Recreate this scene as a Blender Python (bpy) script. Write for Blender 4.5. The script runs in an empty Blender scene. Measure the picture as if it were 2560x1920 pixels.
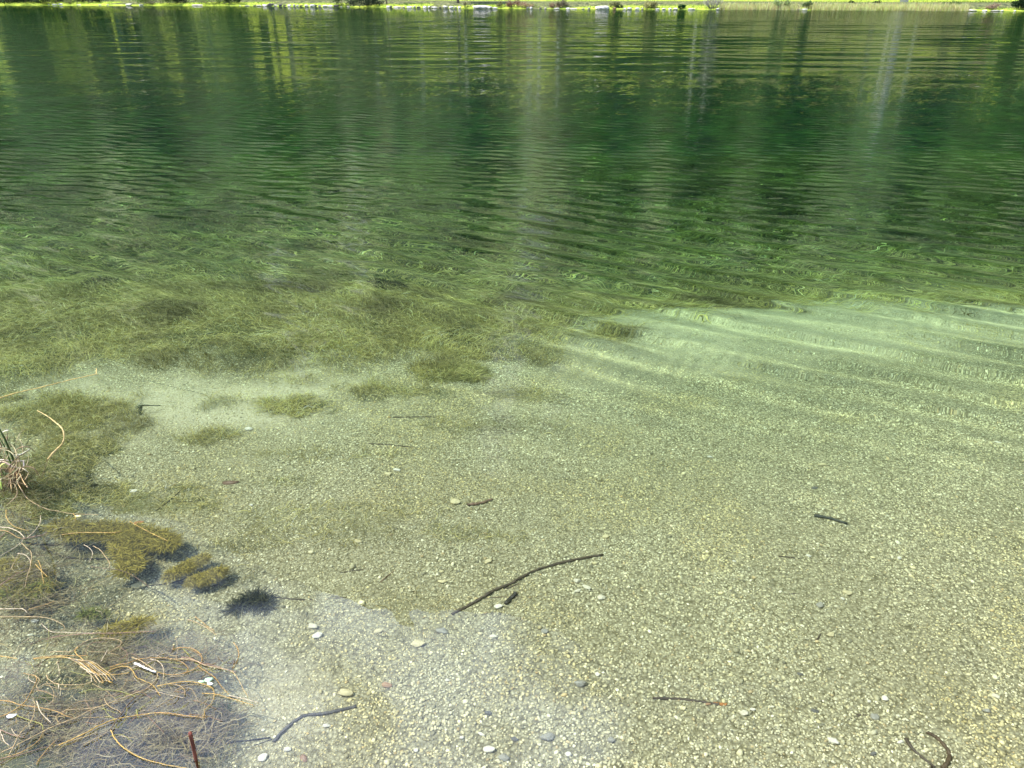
import bpy, math, random
import numpy as np
from mathutils import Vector
S = bpy.context.scene
C = S.collection
rad = math.radians

# ---------------------------------------------------------------- camera, sky, sun, exposure
CH, PITCH, F = 2.0, 28.0, 739.0
cd = bpy.data.cameras.new('camera'); cam = bpy.data.objects.new('camera', cd); C.objects.link(cam); S.camera = cam
cam.location = (0, 0, CH); cam.rotation_euler = (rad(90 - PITCH), 0, 0)
cd.sensor_width = 36; cd.lens = 36 * F / 1024; cd.clip_start = 0.05; cd.clip_end = 3000
SUN_EL, SUN_AZ = 54.0, -86.0            # azimuth from +Y, negative = to the left
w = bpy.data.worlds.new('World'); S.world = w; w.use_nodes = True
sk = w.node_tree.nodes.new('ShaderNodeTexSky'); sk.sky_type = 'NISHITA'; sk.sun_disc = False
sk.sun_elevation = rad(SUN_EL); sk.sun_rotation = rad(SUN_AZ); sk.altitude = 900
bg = w.node_tree.nodes['Background']
# bright cloud patches added to the sky for the sheen mirrored in near water
wt = w.node_tree; tc = wt.nodes.new('ShaderNodeTexCoord'); sx_ = wt.nodes.new('ShaderNodeSeparateXYZ'); wt.links.new(tc.outputs['Generated'], sx_.inputs[0])
cn = wt.nodes.new('ShaderNodeTexNoise'); cn.inputs['Scale'].default_value = 13.0; cn.inputs['Detail'].default_value = 6; wt.links.new(tc.outputs['Generated'], cn.inputs['Vector'])
def wm(op, a, b=None, c=None):
    n = wt.nodes.new('ShaderNodeMath'); n.operation = op
    for i, v in enumerate((a, b, c)):
        if v is None: continue
        if hasattr(v, 'links'): wt.links.new(v, n.inputs[i])
        else: n.inputs[i].default_value = v
    return n.outputs[0]
acc = None
for az_, el_, r_ in ((-28, 46, .13), (-16, 45, .09), (-7, 49, .13), (2, 52, .10), (-24, 54, .16), (-12, 57, .14), (-4, 43, .05), (-45, 52, .2), (60, 60, .2), (-140, 50, .3), (150, 40, .3)):
    v = (math.sin(rad(az_)) * math.cos(rad(el_)), math.cos(rad(az_)) * math.cos(rad(el_)), math.sin(rad(el_)))
    dn = wt.nodes.new('ShaderNodeVectorMath'); dn.operation = 'DISTANCE'; wt.links.new(tc.outputs['Generated'], dn.inputs[0]); dn.inputs[1].default_value = v
    q_ = wm('SUBTRACT', 1.0, wm('DIVIDE', dn.outputs['Value'], r_)); acc = q_ if acc is None else wm('MAXIMUM', acc, q_)
c1 = wt.nodes.new('ShaderNodeMapRange'); c1.inputs[1].default_value = .0; c1.inputs[2].default_value = .75
wt.links.new(wm('ADD', acc, wm('MULTIPLY_ADD', cn.outputs[0], 2.6, -1.25)), c1.inputs[0]); c3 = c1
cx_ = wt.nodes.new('ShaderNodeMix'); cx_.data_type = 'RGBA'; wt.links.new(c3.outputs[0], cx_.inputs[0]); wt.links.new(sk.outputs[0], cx_.inputs[6]); cx_.inputs[7].default_value = (14, 17, 25, 1)
wt.links.new(cx_.outputs[2], bg.inputs[0]); bg.inputs[1].default_value = 0.14
sl = bpy.data.lights.new('sun', 'SUN'); sl.energy = 4.8; sl.angle = rad(0.5); sl.color = (1, .94, .82)
sun = bpy.data.objects.new('sun', sl); C.objects.link(sun)
sdir = Vector((math.sin(rad(SUN_AZ)) * math.cos(rad(SUN_EL)), math.cos(rad(SUN_AZ)) * math.cos(rad(SUN_EL)), math.sin(rad(SUN_EL))))
sun.rotation_euler = sdir.to_track_quat('Z', 'Y').to_euler(); sun.location = (0, 0, 30)
sl.cycles.is_caustics_light = True
vs = S.view_settings; vs.view_transform = 'Standard'; vs.look = 'None'; vs.exposure = 1.13; vs.gamma = 1
S.cycles.caustics_refractive = True
rng = np.random.default_rng(7); random.seed(7)

# ---------------------------------------------------------------- helpers
def tag(o, label=None, cat=None, group=None, kind=None):
    for k, v in (('label', label), ('category', cat), ('group', group), ('kind', kind)):
        if v: o[k] = v
    return o
def empty(name, loc, rz=0):
    o = bpy.data.objects.new(name, None); C.objects.link(o); o.location = loc; o.rotation_euler = (0, 0, rz)
    o.empty_display_size = .1
    return o
def mesh(name, co, faces, mat, parent=None, smooth=True, cols=None, loc=None, under=False):
    """faces: (n,3|4) int array or list of such arrays."""
    co = np.asarray(co, np.float32).reshape(-1, 3)
    fl = faces if isinstance(faces, list) else [faces]
    fl = [np.asarray(f, np.int32) for f in fl if len(f)]
    m = bpy.data.meshes.new(name)
    m.vertices.add(len(co)); m.vertices.foreach_set('co', co.ravel())
    li = np.concatenate([f.ravel() for f in fl]); cnt = np.concatenate([np.full(len(f), f.shape[1], np.int32) for f in fl])
    m.loops.add(len(li)); m.loops.foreach_set('vertex_index', li)
    m.polygons.add(len(cnt)); m.polygons.foreach_set('loop_start', np.concatenate([[0], np.cumsum(cnt)[:-1]]).astype(np.int32))
    m.polygons.foreach_set('use_smooth', np.full(len(cnt), smooth))
    if cols is not None:
        a = m.color_attributes.new('tone', 'FLOAT_COLOR', 'POINT')
        c4 = np.ones((len(co), 4), np.float32); c4[:, :3] = cols; a.data.foreach_set('color', c4.ravel())
    m.update(); m.validate()
    m.materials.append(mat)
    o = bpy.data.objects.new(name, m); C.objects.link(o)
    if parent: o.parent = parent
    if loc is not None: o.location = loc
    if under: o.cycles.is_caustics_receiver = True
    return o
def dup(root, loc, rz=0, sc=1.0, label=None):
    r = root.copy(); C.objects.link(r); r.location = loc; r.rotation_euler = (0, 0, rz)
    r.scale = (sc, sc, sc) if np.isscalar(sc) else sc
    if label: r['label'] = label
    for ch in root.children:
        c = ch.copy(); C.objects.link(c); c.parent = r
    return r
def vnoise(x, y, s, seed=0):
    """smooth value noise 0..1, vectorised"""
    x = np.asarray(x, float) / s; y = np.asarray(y, float) / s
    xi = np.floor(x); yi = np.floor(y); fx = x - xi; fy = y - yi
    fx = fx * fx * (3 - 2 * fx); fy = fy * fy * (3 - 2 * fy)
    def h(a, b):
        v = np.sin(a * 127.1 + b * 311.7 + seed * 74.7) * 43758.5453
        return v - np.floor(v)
    return (h(xi, yi) * (1 - fx) + h(xi + 1, yi) * fx) * (1 - fy) + (h(xi, yi + 1) * (1 - fx) + h(xi + 1, yi + 1) * fx) * fy
def fbm(x, y, s, seed=0, n=3):
    t = 0; a = .5
    for i in range(n): t = t + a * vnoise(x, y, s / 2 ** i, seed + i); a *= .5
    return t / (1 - .5 ** n)
def sstep(a, b, x): t = np.clip((np.asarray(x, float) - a) / (b - a), 0, 1); return t * t * (3 - 2 * t)

# ---------------------------------------------------------------- pixel -> world
cP, sP = math.cos(rad(PITCH)), math.sin(rad(PITCH))
def ray(px, py):
    X = (px - 512) / F; U = -(py - 384) / F
    return Vector((X, cP + U * sP, -sP + U * cP)).normalized()
def at(px, py, z=0.0):
    d = ray(px, py); t = (z - CH) / d.z
    return Vector((d.x * t, d.y * t, z))
def refr(d):
    e = 1 / 1.333; h = Vector((d.x, d.y, 0)) * e
    return Vector((h.x, h.y, -math.sqrt(max(1e-6, 1 - h.length_squared))))
EDGE = [(-400, 392), (0, 390), (60, 382), (100, 376), (180, 374), (250, 380), (330, 371), (400, 366), (460, 378), (520, 350), (570, 334), (620, 318), (700, 306), (800, 301), (1024, 306), (1400, 310)]
ex, ey = [], []
for px, py in EDGE:
    p = at(px, py); r = refr(ray(px, py)); d_ = .45 if px < 480 else .62
    ex.append(p.x + r.x / -r.z * d_); ey.append(p.y + r.y / -r.z * d_)
ex, ey = np.array(ex), np.array(ey)
o_ = np.argsort(ex); ex, ey = ex[o_], ey[o_]
SH = [(-700, 1.0), (0, 4.8), (256, 6.0), (512, 8.7), (768, 9.9), (1024, 11.2), (1800, 14.0)]
SHP = [at(a, b) for a, b in SH]; shx = np.array([p.x for p in SHP]); shy = np.array([p.y for p in SHP])
def shore(x): return np.interp(x, shx, shy)
def depth(x, y):
    x = np.asarray(x, float); y = np.asarray(y, float)
    g = y - np.interp(x, ex, ey)
    left = 1 - sstep(-1.2, .8, x)
    d = .10 + .115 * (np.minimum(y, 7) - 1.1)
    d = d * (1 - .3 * left * (1 - sstep(2.2, 3.8, y)))
    sp = lambda v, k: np.log1p(np.exp(np.clip(v * k, -30, 30))) / k
    d = d + (1 - left) * .42 * sp(g - .15, 6) + left * .26 * sp(g - 1.4, 3)
    d = d + .07 * sstep(-.5, 1.5, x) * np.maximum(np.minimum(y, 6) - 2.5, 0)
    d = 1.7 - sp(1.7 - d, 4)
    d = d + 1.5 * sstep(8, 18, y)
    d = d + .025 * (fbm(x, y, .7, 3) - .5) + .05 * (fbm(x, y, 2.2, 5) - .5)
    near = sstep(.7, -1.2, y); d = d * (1 - near) - .32 * near
    s = shore(x) - y
    return np.where(s < 9, np.minimum(d, np.maximum(s, -2) * .35 - .0), d)
def onbed(px, py, up=0.0):
    p = at(px, py); r = refr(ray(px, py)); q = p.copy()
    for i in range(400):
        q = p + r * (i * .01)
        if q.z < -float(depth(q.x, q.y)) + up: break
    return q

# ---------------------------------------------------------------- materials
def new_mat(name):
    m = bpy.data.materials.new(name); m.use_nodes = True
    return m, m.node_tree, m.node_tree.nodes['Principled BSDF']
def N(t, typ, **kw):
    n = t.nodes.new(typ)
    for k, v in kw.items():
        if k.startswith('i_'):
            n.inputs[int(k[2:]) if k[2:].isdigit() else k[2:].replace('_', ' ')].default_value = v
        else: setattr(n, k, v)
    return n
def ramp(t, src, stops):
    r = t.nodes.new('ShaderNodeValToRGB'); e = r.color_ramp.elements
    while len(e) > 1: e.remove(e[-1])
    for i, (p, c) in enumerate(stops):
        q = e[0] if i == 0 else e.new(p)
        q.position = p; q.color = (*c, 1) if len(c) == 3 else c
    t.links.new(src, r.inputs[0]); return r.outputs[0]
def mixc(t, f, a, b, mode='MIX'):
    n = t.nodes.new('ShaderNodeMix'); n.data_type = 'RGBA'; n.blend_type = mode
    for s, v in ((0, f), (6, a), (7, b)):
        if hasattr(v, 'links'): t.links.new(v, n.inputs[s])
        else: n.inputs[s].default_value = v if s == 0 else (*v, 1)
    return n.outputs[2]
def math_(t, op, a, b=None, c=None):
    n = t.nodes.new('ShaderNodeMath'); n.operation = op
    for i, v in enumerate((a, b, c)):
        if v is None: continue
        if hasattr(v, 'links'): t.links.new(v, n.inputs[i])
        else: n.inputs[i].default_value = v
    return n.outputs[0]
def simple(name, c1, c2, scale=20, rough=.8, bump=.002, spec=.3, stretch=None):
    m, t, b = new_mat(name)
    g = N(t, 'ShaderNodeTexCoord'); src = g.outputs['Object']
    if stretch:
        mp = N(t, 'ShaderNodeMapping'); mp.inputs['Scale'].default_value = stretch; t.links.new(src, mp.inputs[0]); src = mp.outputs[0]
    n = N(t, 'ShaderNodeTexNoise', i_Scale=scale, i_Detail=5.0); t.links.new(src, n.inputs['Vector'])
    t.links.new(ramp(t, n.outputs[0], [(.3, c1), (.7, c2)]), b.inputs['Base Color'])
    b.inputs['Roughness'].default_value = rough; b.inputs['Specular IOR Level'].default_value = spec
    bp = N(t, 'ShaderNodeBump', i_Distance=bump); t.links.new(n.outputs[0], bp.inputs['Height']); t.links.new(bp.outputs[0], b.inputs['Normal'])
    return m
def toned(name, rough=.7, spec=.3, var=0.0, scale=60, trans=0.0, mul=(1, 1, 1)):
    """colour from the 'tone' attribute with a little grain"""
    m, t, b = new_mat(name)
    a = N(t, 'ShaderNodeAttribute', attribute_name='tone'); col = a.outputs['Color']
    if var:
        g = N(t, 'ShaderNodeNewGeometry'); n = N(t, 'ShaderNodeTexNoise', i_Scale=scale, i_Detail=4.0); t.links.new(g.outputs['Position'], n.inputs['Vector'])
        v = math_(t, 'MULTIPLY_ADD', n.outputs[0], 2 * var, 1 - var)
        cx = N(t, 'ShaderNodeVectorMath', operation='SCALE'); t.links.new(col, cx.inputs[0]); t.links.new(v, cx.inputs['Scale']); col = cx.outputs[0]
    t.links.new(col, b.inputs['Base Color']); b.inputs['Roughness'].default_value = rough; b.inputs['Specular IOR Level'].default_value = spec
    if trans:
        tr = N(t, 'ShaderNodeBsdfTranslucent'); t.links.new(col, tr.inputs[0])
        mx = N(t, 'ShaderNodeMixShader', i_0=trans); t.links.new(b.outputs[0], mx.inputs[1]); t.links.new(tr.outputs[0], mx.inputs[2])
        t.links.new(mx.outputs[0], t.nodes['Material Output'].inputs[0])
    return m
M_stone = toned('stone', .75, .25, .22, 140)
M_weed = toned('weed', .8, .1, .15, 30, trans=.25)
M_leaf = toned('foliage', .7, .08, .0, trans=.35)
M_stem = toned('dry_stem', .55, .35, .25, 45)
M_bark = simple('bark', (.05, .04, .03), (.16, .13, .10), 6, bump=.02, stretch=(4, 4, .6))
M_birch = simple('birch_bark', (.35, .34, .32), (.82, .81, .78), 2.2, bump=.01, stretch=(1, 1, 5))
M_dead = simple('waterlogged_wood', (.035, .030, .022), (.12, .10, .065), 40, bump=.003, stretch=(1, 1, 1))
M_red = simple('red_wood', (.05, .014, .010), (.22, .065, .04), 30, bump=.002, stretch=(3, 3, .6))

# lake bed: gravel near, silt, weed mud in the deep part
def bed_material():
    m, t, b = new_mat('lake_bed'); L = t.links
    g = N(t, 'ShaderNodeNewGeometry'); pos = g.outputs['Position']
    at_ = N(t, 'ShaderNodeAttribute', attribute_name='weedy'); wd = at_.outputs['Fac']
    nz = N(t, 'ShaderNodeTexNoise', i_Scale=9.0, i_Detail=2.0); L.new(pos, nz.inputs['Vector'])
    wp = N(t, 'ShaderNodeVectorMath', operation='MULTIPLY_ADD'); L.new(nz.outputs['Color'], wp.inputs[0]); wp.inputs[1].default_value = (.05, .05, 0); L.new(pos, wp.inputs[2])
    v1 = N(t, 'ShaderNodeTexVoronoi', i_Scale=85.0); L.new(wp.outputs[0], v1.inputs['Vector'])
    v2 = N(t, 'ShaderNodeTexVoronoi', i_Scale=190.0); L.new(wp.outputs[0], v2.inputs['Vector'])
    hue = ramp(t, v1.outputs['Color'], [(0, (.28, .27, .20)), (.35, (.42, .40, .31)), (.7, (.54, .52, .41)), (1, (.70, .68, .56))])
    c = mixc(t, math_(t, 'MULTIPLY', v1.outputs['Distance'], 1.1), hue, (.14, .13, .09))
    big = N(t, 'ShaderNodeTexNoise', i_Scale=1.1, i_Detail=4.0); L.new(pos, big.inputs['Vector'])
    silt = ramp(t, big.outputs[0], [(.42, (0, 0, 0)), (.62, (1, 1, 1))])
    fine = N(t, 'ShaderNodeTexNoise', i_Scale=90.0, i_Detail=3.0); L.new(pos, fine.inputs['Vector'])
    siltc = ramp(t, fine.outputs[0], [(.3, (.36, .33, .22)), (.7, (.62, .57, .41))])
    sa = N(t, 'ShaderNodeAttribute', attribute_name='silty')
    c = mixc(t, 1.0, c, (.88, .87, .71), 'MULTIPLY')
    c = mixc(t, sa.outputs['Fac'], c, siltc)
    mudn = N(t, 'ShaderNodeTexNoise', i_Scale=2.5, i_Detail=6.0); L.new(pos, mudn.inputs['Vector'])
    mud = ramp(t, mudn.outputs[0], [(.35, (.045, .055, .03)), (.55, (.12, .13, .06)), (.75, (.24, .24, .11))])
    c = mixc(t, wd, c, mud)
    L.new(c, b.inputs['Base Color']); b.inputs['Roughness'].default_value = .9; b.inputs['Specular IOR Level'].default_value = .1
    h = math_(t, 'ADD', math_(t, 'MULTIPLY', v1.outputs['Distance'], -1.0), math_(t, 'MULTIPLY', v2.outputs['Distance'], -.4))
    bp = N(t, 'ShaderNodeBump', i_Distance=.006, i_Strength=.9); L.new(h, bp.inputs['Height']); L.new(bp.outputs[0], b.inputs['Normal'])
    return m
M_bed = bed_material()

KD = (.39, .165, .34)        # absorption of the lake water per metre
def water_material():
    m, t, b = new_mat('lake_water'); L = t.links; t.nodes.remove(b)
    a = N(t, 'ShaderNodeAttribute', attribute_name='depth')
    d = math_(t, 'MULTIPLY', a.outputs['Fac'], -1.25)
    cc = N(t, 'ShaderNodeCombineColor')
    for i in range(3): L.new(math_(t, 'EXPONENT', math_(t, 'MULTIPLY', d, KD[i])), cc.inputs[i])
    rf = N(t, 'ShaderNodeBsdfRefraction', i_Roughness=0.0, i_IOR=1.333); L.new(cc.outputs[0], rf.inputs['Color'])
    g = N(t, 'ShaderNodeNewGeometry'); sp = N(t, 'ShaderNodeSeparateXYZ'); L.new(g.outputs['Position'], sp.inputs[0])
    mp = N(t, 'ShaderNodeMapping', vector_type='POINT'); L.new(g.outputs['Position'], mp.inputs[0])
    mp.inputs['Rotation'].default_value = (0, 0, rad(10)); mp.inputs['Scale'].default_value = (.22, 1, 1)
    n1 = N(t, 'ShaderNodeTexNoise', i_Scale=13.0, i_Detail=3.0, i_Roughness=.55); L.new(mp.outputs[0], n1.inputs['Vector'])
    far = N(t, 'ShaderNodeMapRange', interpolation_type='SMOOTHSTEP'); L.new(sp.outputs[1], far.inputs[0])
    far.inputs[1].default_value = 5; far.inputs[2].default_value = 26
    bp = N(t, 'ShaderNodeBump', i_Distance=.024); L.new(far.outputs[0], bp.inputs['Strength']); L.new(n1.outputs[0], bp.inputs['Height'])
    gl = N(t, 'ShaderNodeBsdfGlossy', i_Roughness=.0); L.new(bp.outputs[0], gl.inputs['Normal'])
    fr = N(t, 'ShaderNodeFresnel', i_IOR=1.333); L.new(bp.outputs[0], fr.inputs['Normal'])
    mx = N(t, 'ShaderNodeMixShader'); L.new(fr.outputs[0], mx.inputs[0]); L.new(rf.outputs[0], mx.inputs[1]); L.new(gl.outputs[0], mx.inputs[2])
    L.new(mx.outputs[0], t.nodes['Material Output'].inputs[0])
    return m
M_water = water_material()

# ---------------------------------------------------------------- lake bed
def grid_faces(ny, nx):
    i = (np.arange(ny - 1)[:, None] * nx + np.arange(nx - 1)[None]).ravel()
    return np.stack([i, i + 1, i + nx + 1, i + nx], -1)
def add_float(o, name, v):
    a = o.data.attributes.new(name, 'FLOAT', 'POINT'); a.data.foreach_set('value', np.asarray(v, np.float32).ravel())
def grow(a, b, st, r):
    out = [a]; s = st
    while out[-1] < b: s *= r; out.append(out[-1] + s)
    return np.array(out)
# patches of weed given in picture pixels: (px, py, radius px, radius py, density)
PATCH = [(60, 412, 95, 22, .9), (40, 470, 62, 34, .95), (130, 425, 40, 8, .5), (300, 408, 45, 11, .9), (215, 405, 22, 9, .5), (395, 392, 60, 10, .6),
         (205, 438, 30, 10, .6), (450, 372, 40, 10, 1.0), (520, 352, 55, 12, .8), (105, 500, 85, 18, .8), (170, 505, 60, 12, .5),
         (70, 695, 170, 26, .55), (90, 735, 150, 62, 1.0), (150, 660, 100, 22, .5), (40, 560, 80, 14, .6), (470, 535, 60, 12, .35), (285, 482, 45, 7, .35),
         (600, 337, 60, 9, .7), (680, 316, 60, 6, .7), (110, 610, 60, 12, .3), (300, 455, 90, 8, .25), (25, 505, 80, 36, .9), (90, 592, 90, 18, .6), (210, 548, 60, 9, .4), (120, 640, 80, 12, .45), (320, 520, 120, 26, .26), (420, 605, 60, 12, .16), (500, 425, 90, 9, .2), (520, 395, 60, 7, .3), (640, 352, 50, 7, .5), (230, 575, 40, 10, .3)]
PW = []
for a, b, ra, rb, dn in PATCH:
    c0, c1, c2 = onbed(a, b), onbed(a + ra, b), onbed(a, b - rb)
    PW.append((c0.x, c0.y, abs(c1.x - c0.x), abs(c2.y - c0.y), dn))
def weedy(x, y):
    g = y - np.interp(x, ex, ey)
    k = g + .75 * (fbm(x, y, .9, 11) - .5) + .55 * (fbm(x, y, .22, 12) - .5)
    m = sstep(-.12, .45, k)
    for cx, cy, rx, ry, dn in PW:
        q = np.sqrt(((x - cx) / rx) ** 2 + ((y - cy) / ry) ** 2) + 1.2 * (fbm(x, y, .22, 21) - .5) + .9 * (fbm(x, y, .07, 22) - .5)
        m = np.maximum(m, dn * sstep(1.05, .6, q))
    # pale gaps in the weed carpet at the drop-off on the right
    r = sstep(-.4, .9, x) * sstep(1.5, .3, g) * sstep(.42, .60, fbm(x * .6, y * 1.5, .6, 31))
    return m * (1 - .9 * r)
cs = onbed(215, 400)
def silty(x, y):
    q = np.sqrt(((x - cs.x) / 1.2) ** 2 + ((y - cs.y) / .5) ** 2) + 1.5 * (fbm(x, y, .35, 41) - .5)
    e = sstep(-1.5, -.3, y - np.interp(x, ex, ey) + 1.2 * (fbm(x, y, .5, 43) - .5)) * .85 * sstep(-.2, 1.2, x)
    c2 = onbed(265, 705)
    q2 = np.sqrt(((x - c2.x) / .25) ** 2 + ((y - c2.y) / .2) ** 2) + .5 * (fbm(x, y, .3, 42) - .5)
    return np.maximum(np.maximum(sstep(1.3, .3, q) * .85, e), .4 * sstep(1.3, .2, q2))
xr = grow(5.5, 260, .05, 1.08); xs = np.concatenate([-xr[::-1], np.arange(-5.45, 5.46, .05), xr])
ys = np.concatenate([-grow(2.0, 30, .1, 1.2)[::-1], np.arange(-1.95, 8.5, .05), grow(8.5, 136, .05, 1.06)])
X, Y = np.meshgrid(xs, ys)
Z = -depth(X, Y)
bed = mesh('lake_bed', np.stack([X, Y, Z], -1), grid_faces(len(ys), len(xs)), M_bed, under=True)
tag(bed, kind='structure'); add_float(bed, 'weedy', weedy(X, Y)); add_float(bed, 'silty', silty(X, Y))

# ---------------------------------------------------------------- water surface with real ripples
u = np.linspace(-1.3, 1.3, 1250)
yl = [-1.2]
while yl[-1] < 128: yl.append(yl[-1] + .014 * max(1, yl[-1] / 5.5) ** 1.35)
yl = np.array(yl)
Y = np.repeat(yl[:, None], len(u), 1); X = u[None] * (Y + 3.2)
sh = shore(X); Y = np.where(Y > sh + 1.5, sh + 1.5, Y)
sy = np.maximum(np.gradient(yl), .02)[:, None]; sx = ((Y + 3.2) * (u[1] - u[0]))
Z = np.zeros_like(X)
def train(n, l0, l1, ang, spread, slope, mask, seed):
    global Z
    r = np.random.default_rng(seed); acc = np.zeros_like(X)
    for i in range(n):
        l = math.exp(r.uniform(math.log(l0), math.log(l1))); a = rad(ang + r.normal(0, spread)); k = 2 * math.pi / l
        res = np.maximum(sy * abs(math.sin(a)), sx * abs(math.cos(a)))
        acc += np.clip((l / res - 3) / 3, 0, 1) * math.sqrt(2 / n) * slope / k * np.sin((X * math.cos(a) + Y * math.sin(a)) * k + r.uniform(0, 6.28))
    Z = Z + acc * mask
calm = sstep(2.0, 5.0, Y + .5 * X) * .8 + .2
gust = .55 + .9 * fbm(X, Y, 1.8, 51)
train(16, .26, .50, 56, 7, .021 + .023 * sstep(-2.4, 1.4, X) * sstep(2.2, 4.2, Y) * sstep(9, 6, Y), calm * gust * sstep(14, 6.5, Y), 1)
train(16, .16, .34, 58, 14, .011, calm * gust * sstep(15, 7, Y), 2)
train(16, .09, .15, -18, 9, .006, (sstep(1.5, 4.5, Y + .8 * X) * .9 + .1) * sstep(.35, .7, fbm(X, Y, .9, 52)) * sstep(11, 6, Y), 3)
train(12, .09, .18, 75, 25, .005, .5 + .5 * calm, 4)
train(34, .13, .30, 77, 17, .060, sstep(5.5, 10, Y) * gust, 5)
train(12, 1.2, 3.5, 88, 10, .006, sstep(5, 14, Y), 6)
water = mesh('water', np.stack([X, Y, Z], -1), grid_faces(*X.shape), M_water)
tag(water, kind='structure'); add_float(water, 'depth', np.clip(depth(X, Y), 0, 4))
water.cycles.is_caustics_caster = True
#NEXT
# ---------------------------------------------------------------- far bank: meadow and wooded mountainside
vx = np.linspace(-260, 260, 521)
vv = np.concatenate([np.arange(-1.2, 6, .3), np.arange(6, 64, 1.0)])
def meadow_z(x, v):
    s = np.where(v < 0, v * .35, .36 * (1 - np.exp(-np.maximum(v, 0) / .9)) + .017 * np.maximum(v, 0) + .0016 * np.maximum(v - 22, 0) ** 2)
    return s + .10 * (fbm(x, v, 3.0, 61) - .5) * sstep(-.3, 1.5, v) + .25 * (fbm(x, v, 9, 62) - .5) * sstep(2, 10, v)
X, V = np.meshgrid(vx, vv); Y = shore(X) + V
m, t, b = new_mat('meadow_grass')
g = N(t, 'ShaderNodeNewGeometry'); n1 = N(t, 'ShaderNodeTexNoise', i_Scale=1.3, i_Detail=8.0, i_Roughness=.7); t.links.new(g.outputs['Position'], n1.inputs['Vector'])
t.links.new(ramp(t, n1.outputs[0], [(.3, (.09, .16, .025)), (.5, (.30, .38, .055)), (.7, (.44, .48, .10))]), b.inputs['Base Color']); b.inputs['Roughness'].default_value = .9; b.inputs['Specular IOR Level'].default_value = 0
bp = N(t, 'ShaderNodeBump', i_Distance=.06); t.links.new(n1.outputs[0], bp.inputs['Height']); t.links.new(bp.outputs[0], b.inputs['Normal'])
tag(mesh('meadow', np.stack([X, Y, meadow_z(X, V)], -1), grid_faces(*X.shape), m), kind='structure')
# mountain
m, t, b = new_mat('forest_slope'); M_hill = m
g = N(t, 'ShaderNodeNewGeometry')
v = N(t, 'ShaderNodeTexVoronoi', i_Scale=.16); t.links.new(g.outputs['Position'], v.inputs['Vector'])
mp = N(t, 'ShaderNodeMapping'); mp.inputs['Scale'].default_value = (.055, .007, .007); t.links.new(g.outputs['Position'], mp.inputs[0])
n1 = N(t, 'ShaderNodeTexNoise', i_Scale=1.0, i_Detail=6.0, i_Roughness=.6); t.links.new(mp.outputs[0], n1.inputs['Vector'])
a = ramp(t, v.outputs['Color'], [(0, (.07, .095, .075)), (.5, (.15, .18, .11)), (1, (.24, .28, .16))])
a = mixc(t, ramp(t, n1.outputs[0], [(.50, (0, 0, 0)), (.58, (1, 1, 1))]), a, (.34, .38, .20))          # grassy gullies and slides
a = mixc(t, ramp(t, n1.outputs[0], [(.60, (0, 0, 0)), (.68, (.8, .8, .8))]), a, (.5, .5, .48))       # pale scree
t.links.new(a, b.inputs['Base Color']); b.inputs['Roughness'].default_value = .9; b.inputs['Specular IOR Level'].default_value = 0
bp = N(t, 'ShaderNodeBump', i_Distance=4.0, i_Strength=1); bp.invert = True; t.links.new(v.outputs['Distance'], bp.inputs['Height']); t.links.new(bp.outputs[0], b.inputs['Normal'])
hx = np.linspace(-760, 760, 381); hv = np.linspace(58, 330, 120)
X, V = np.meshgrid(hx, hv); Y = np.interp(X, shx, shy) + V
q = sstep(40, 235, V)
top = 335 + 45 * (fbm(X, X * 0, 150, 71) - .5) * 2 - 170 * sstep(520, 680, np.abs(X + 0))
Z = meadow_z(np.clip(X, -260, 260), 62.0) - 3 + top * (q - .02) * 1.0 + 16 * (fbm(X, V, 40, 72) - .5) * sstep(60, 110, V) + 8 * (fbm(X, V, 11, 73) - .5) * sstep(60, 90, V)
Z[0] -= 3
tag(mesh('hills', np.stack([X, Y, Z], -1), grid_faces(*X.shape), M_hill), kind='structure')

# ---------------------------------------------------------------- trees
def tube(pts, radii, k=7, jit=0.0, seed=0):
    """returns verts, quads for a tube along pts"""
    pts = np.asarray(pts, float); n = len(pts); radii = np.broadcast_to(radii, n)
    T = np.gradient(pts, axis=0); T /= np.linalg.norm(T, axis=1)[:, None] + 1e-9
    ref = np.array([0, 0, 1.0]) if abs(T[0][2]) < .9 else np.array([1.0, 0, 0])
    A = np.cross(T, ref); A /= np.linalg.norm(A, axis=1)[:, None] + 1e-9; B = np.cross(T, A)
    r = np.random.default_rng(seed)
    a = np.arange(k) * 2 * math.pi / k
    co = pts[:, None] + (A[:, None] * np.cos(a)[None, :, None] + B[:, None] * np.sin(a)[None, :, None]) * (radii[:, None, None] * (1 + jit * r.normal(0, 1, (n, k, 1))))
    f = []
    for i in range(n - 1):
        for j in range(k):
            j2 = (j + 1) % k; f.append((i * k + j, i * k + j2, (i + 1) * k + j2, (i + 1) * k + j))
    co = np.concatenate([co.reshape(-1, 3), pts[:1], pts[-1:]]); c0 = n * k
    tri = [(c0, (j + 1) % k, j) for j in range(k)] + [(c0 + 1, (n - 1) * k + j, (n - 1) * k + (j + 1) % k) for j in range(k)]
    return co, np.array(f), np.array(tri)
class MB:
    def __init__(s): s.v = []; s.q = []; s.t = []; s.c = []; s.n = 0
    def add(s, co, q=None, t=None, col=None):
        co = np.asarray(co, float).reshape(-1, 3)
        if q is not None and len(q): s.q.append(np.asarray(q) + s.n)
        if t is not None and len(t): s.t.append(np.asarray(t) + s.n)
        s.v.append(co); s.c.append(np.broadcast_to(np.asarray(col if col is not None else (1, 1, 1), float), co.shape)); s.n += len(co)
    def build(s, name, mat, parent=None, smooth=True, **kw):
        fs = ([np.concatenate(s.q)] if s.q else []) + ([np.concatenate(s.t)] if s.t else [])
        return mesh(name, np.concatenate(s.v), fs, mat, parent, smooth, cols=np.concatenate(s.c), **kw)
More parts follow.
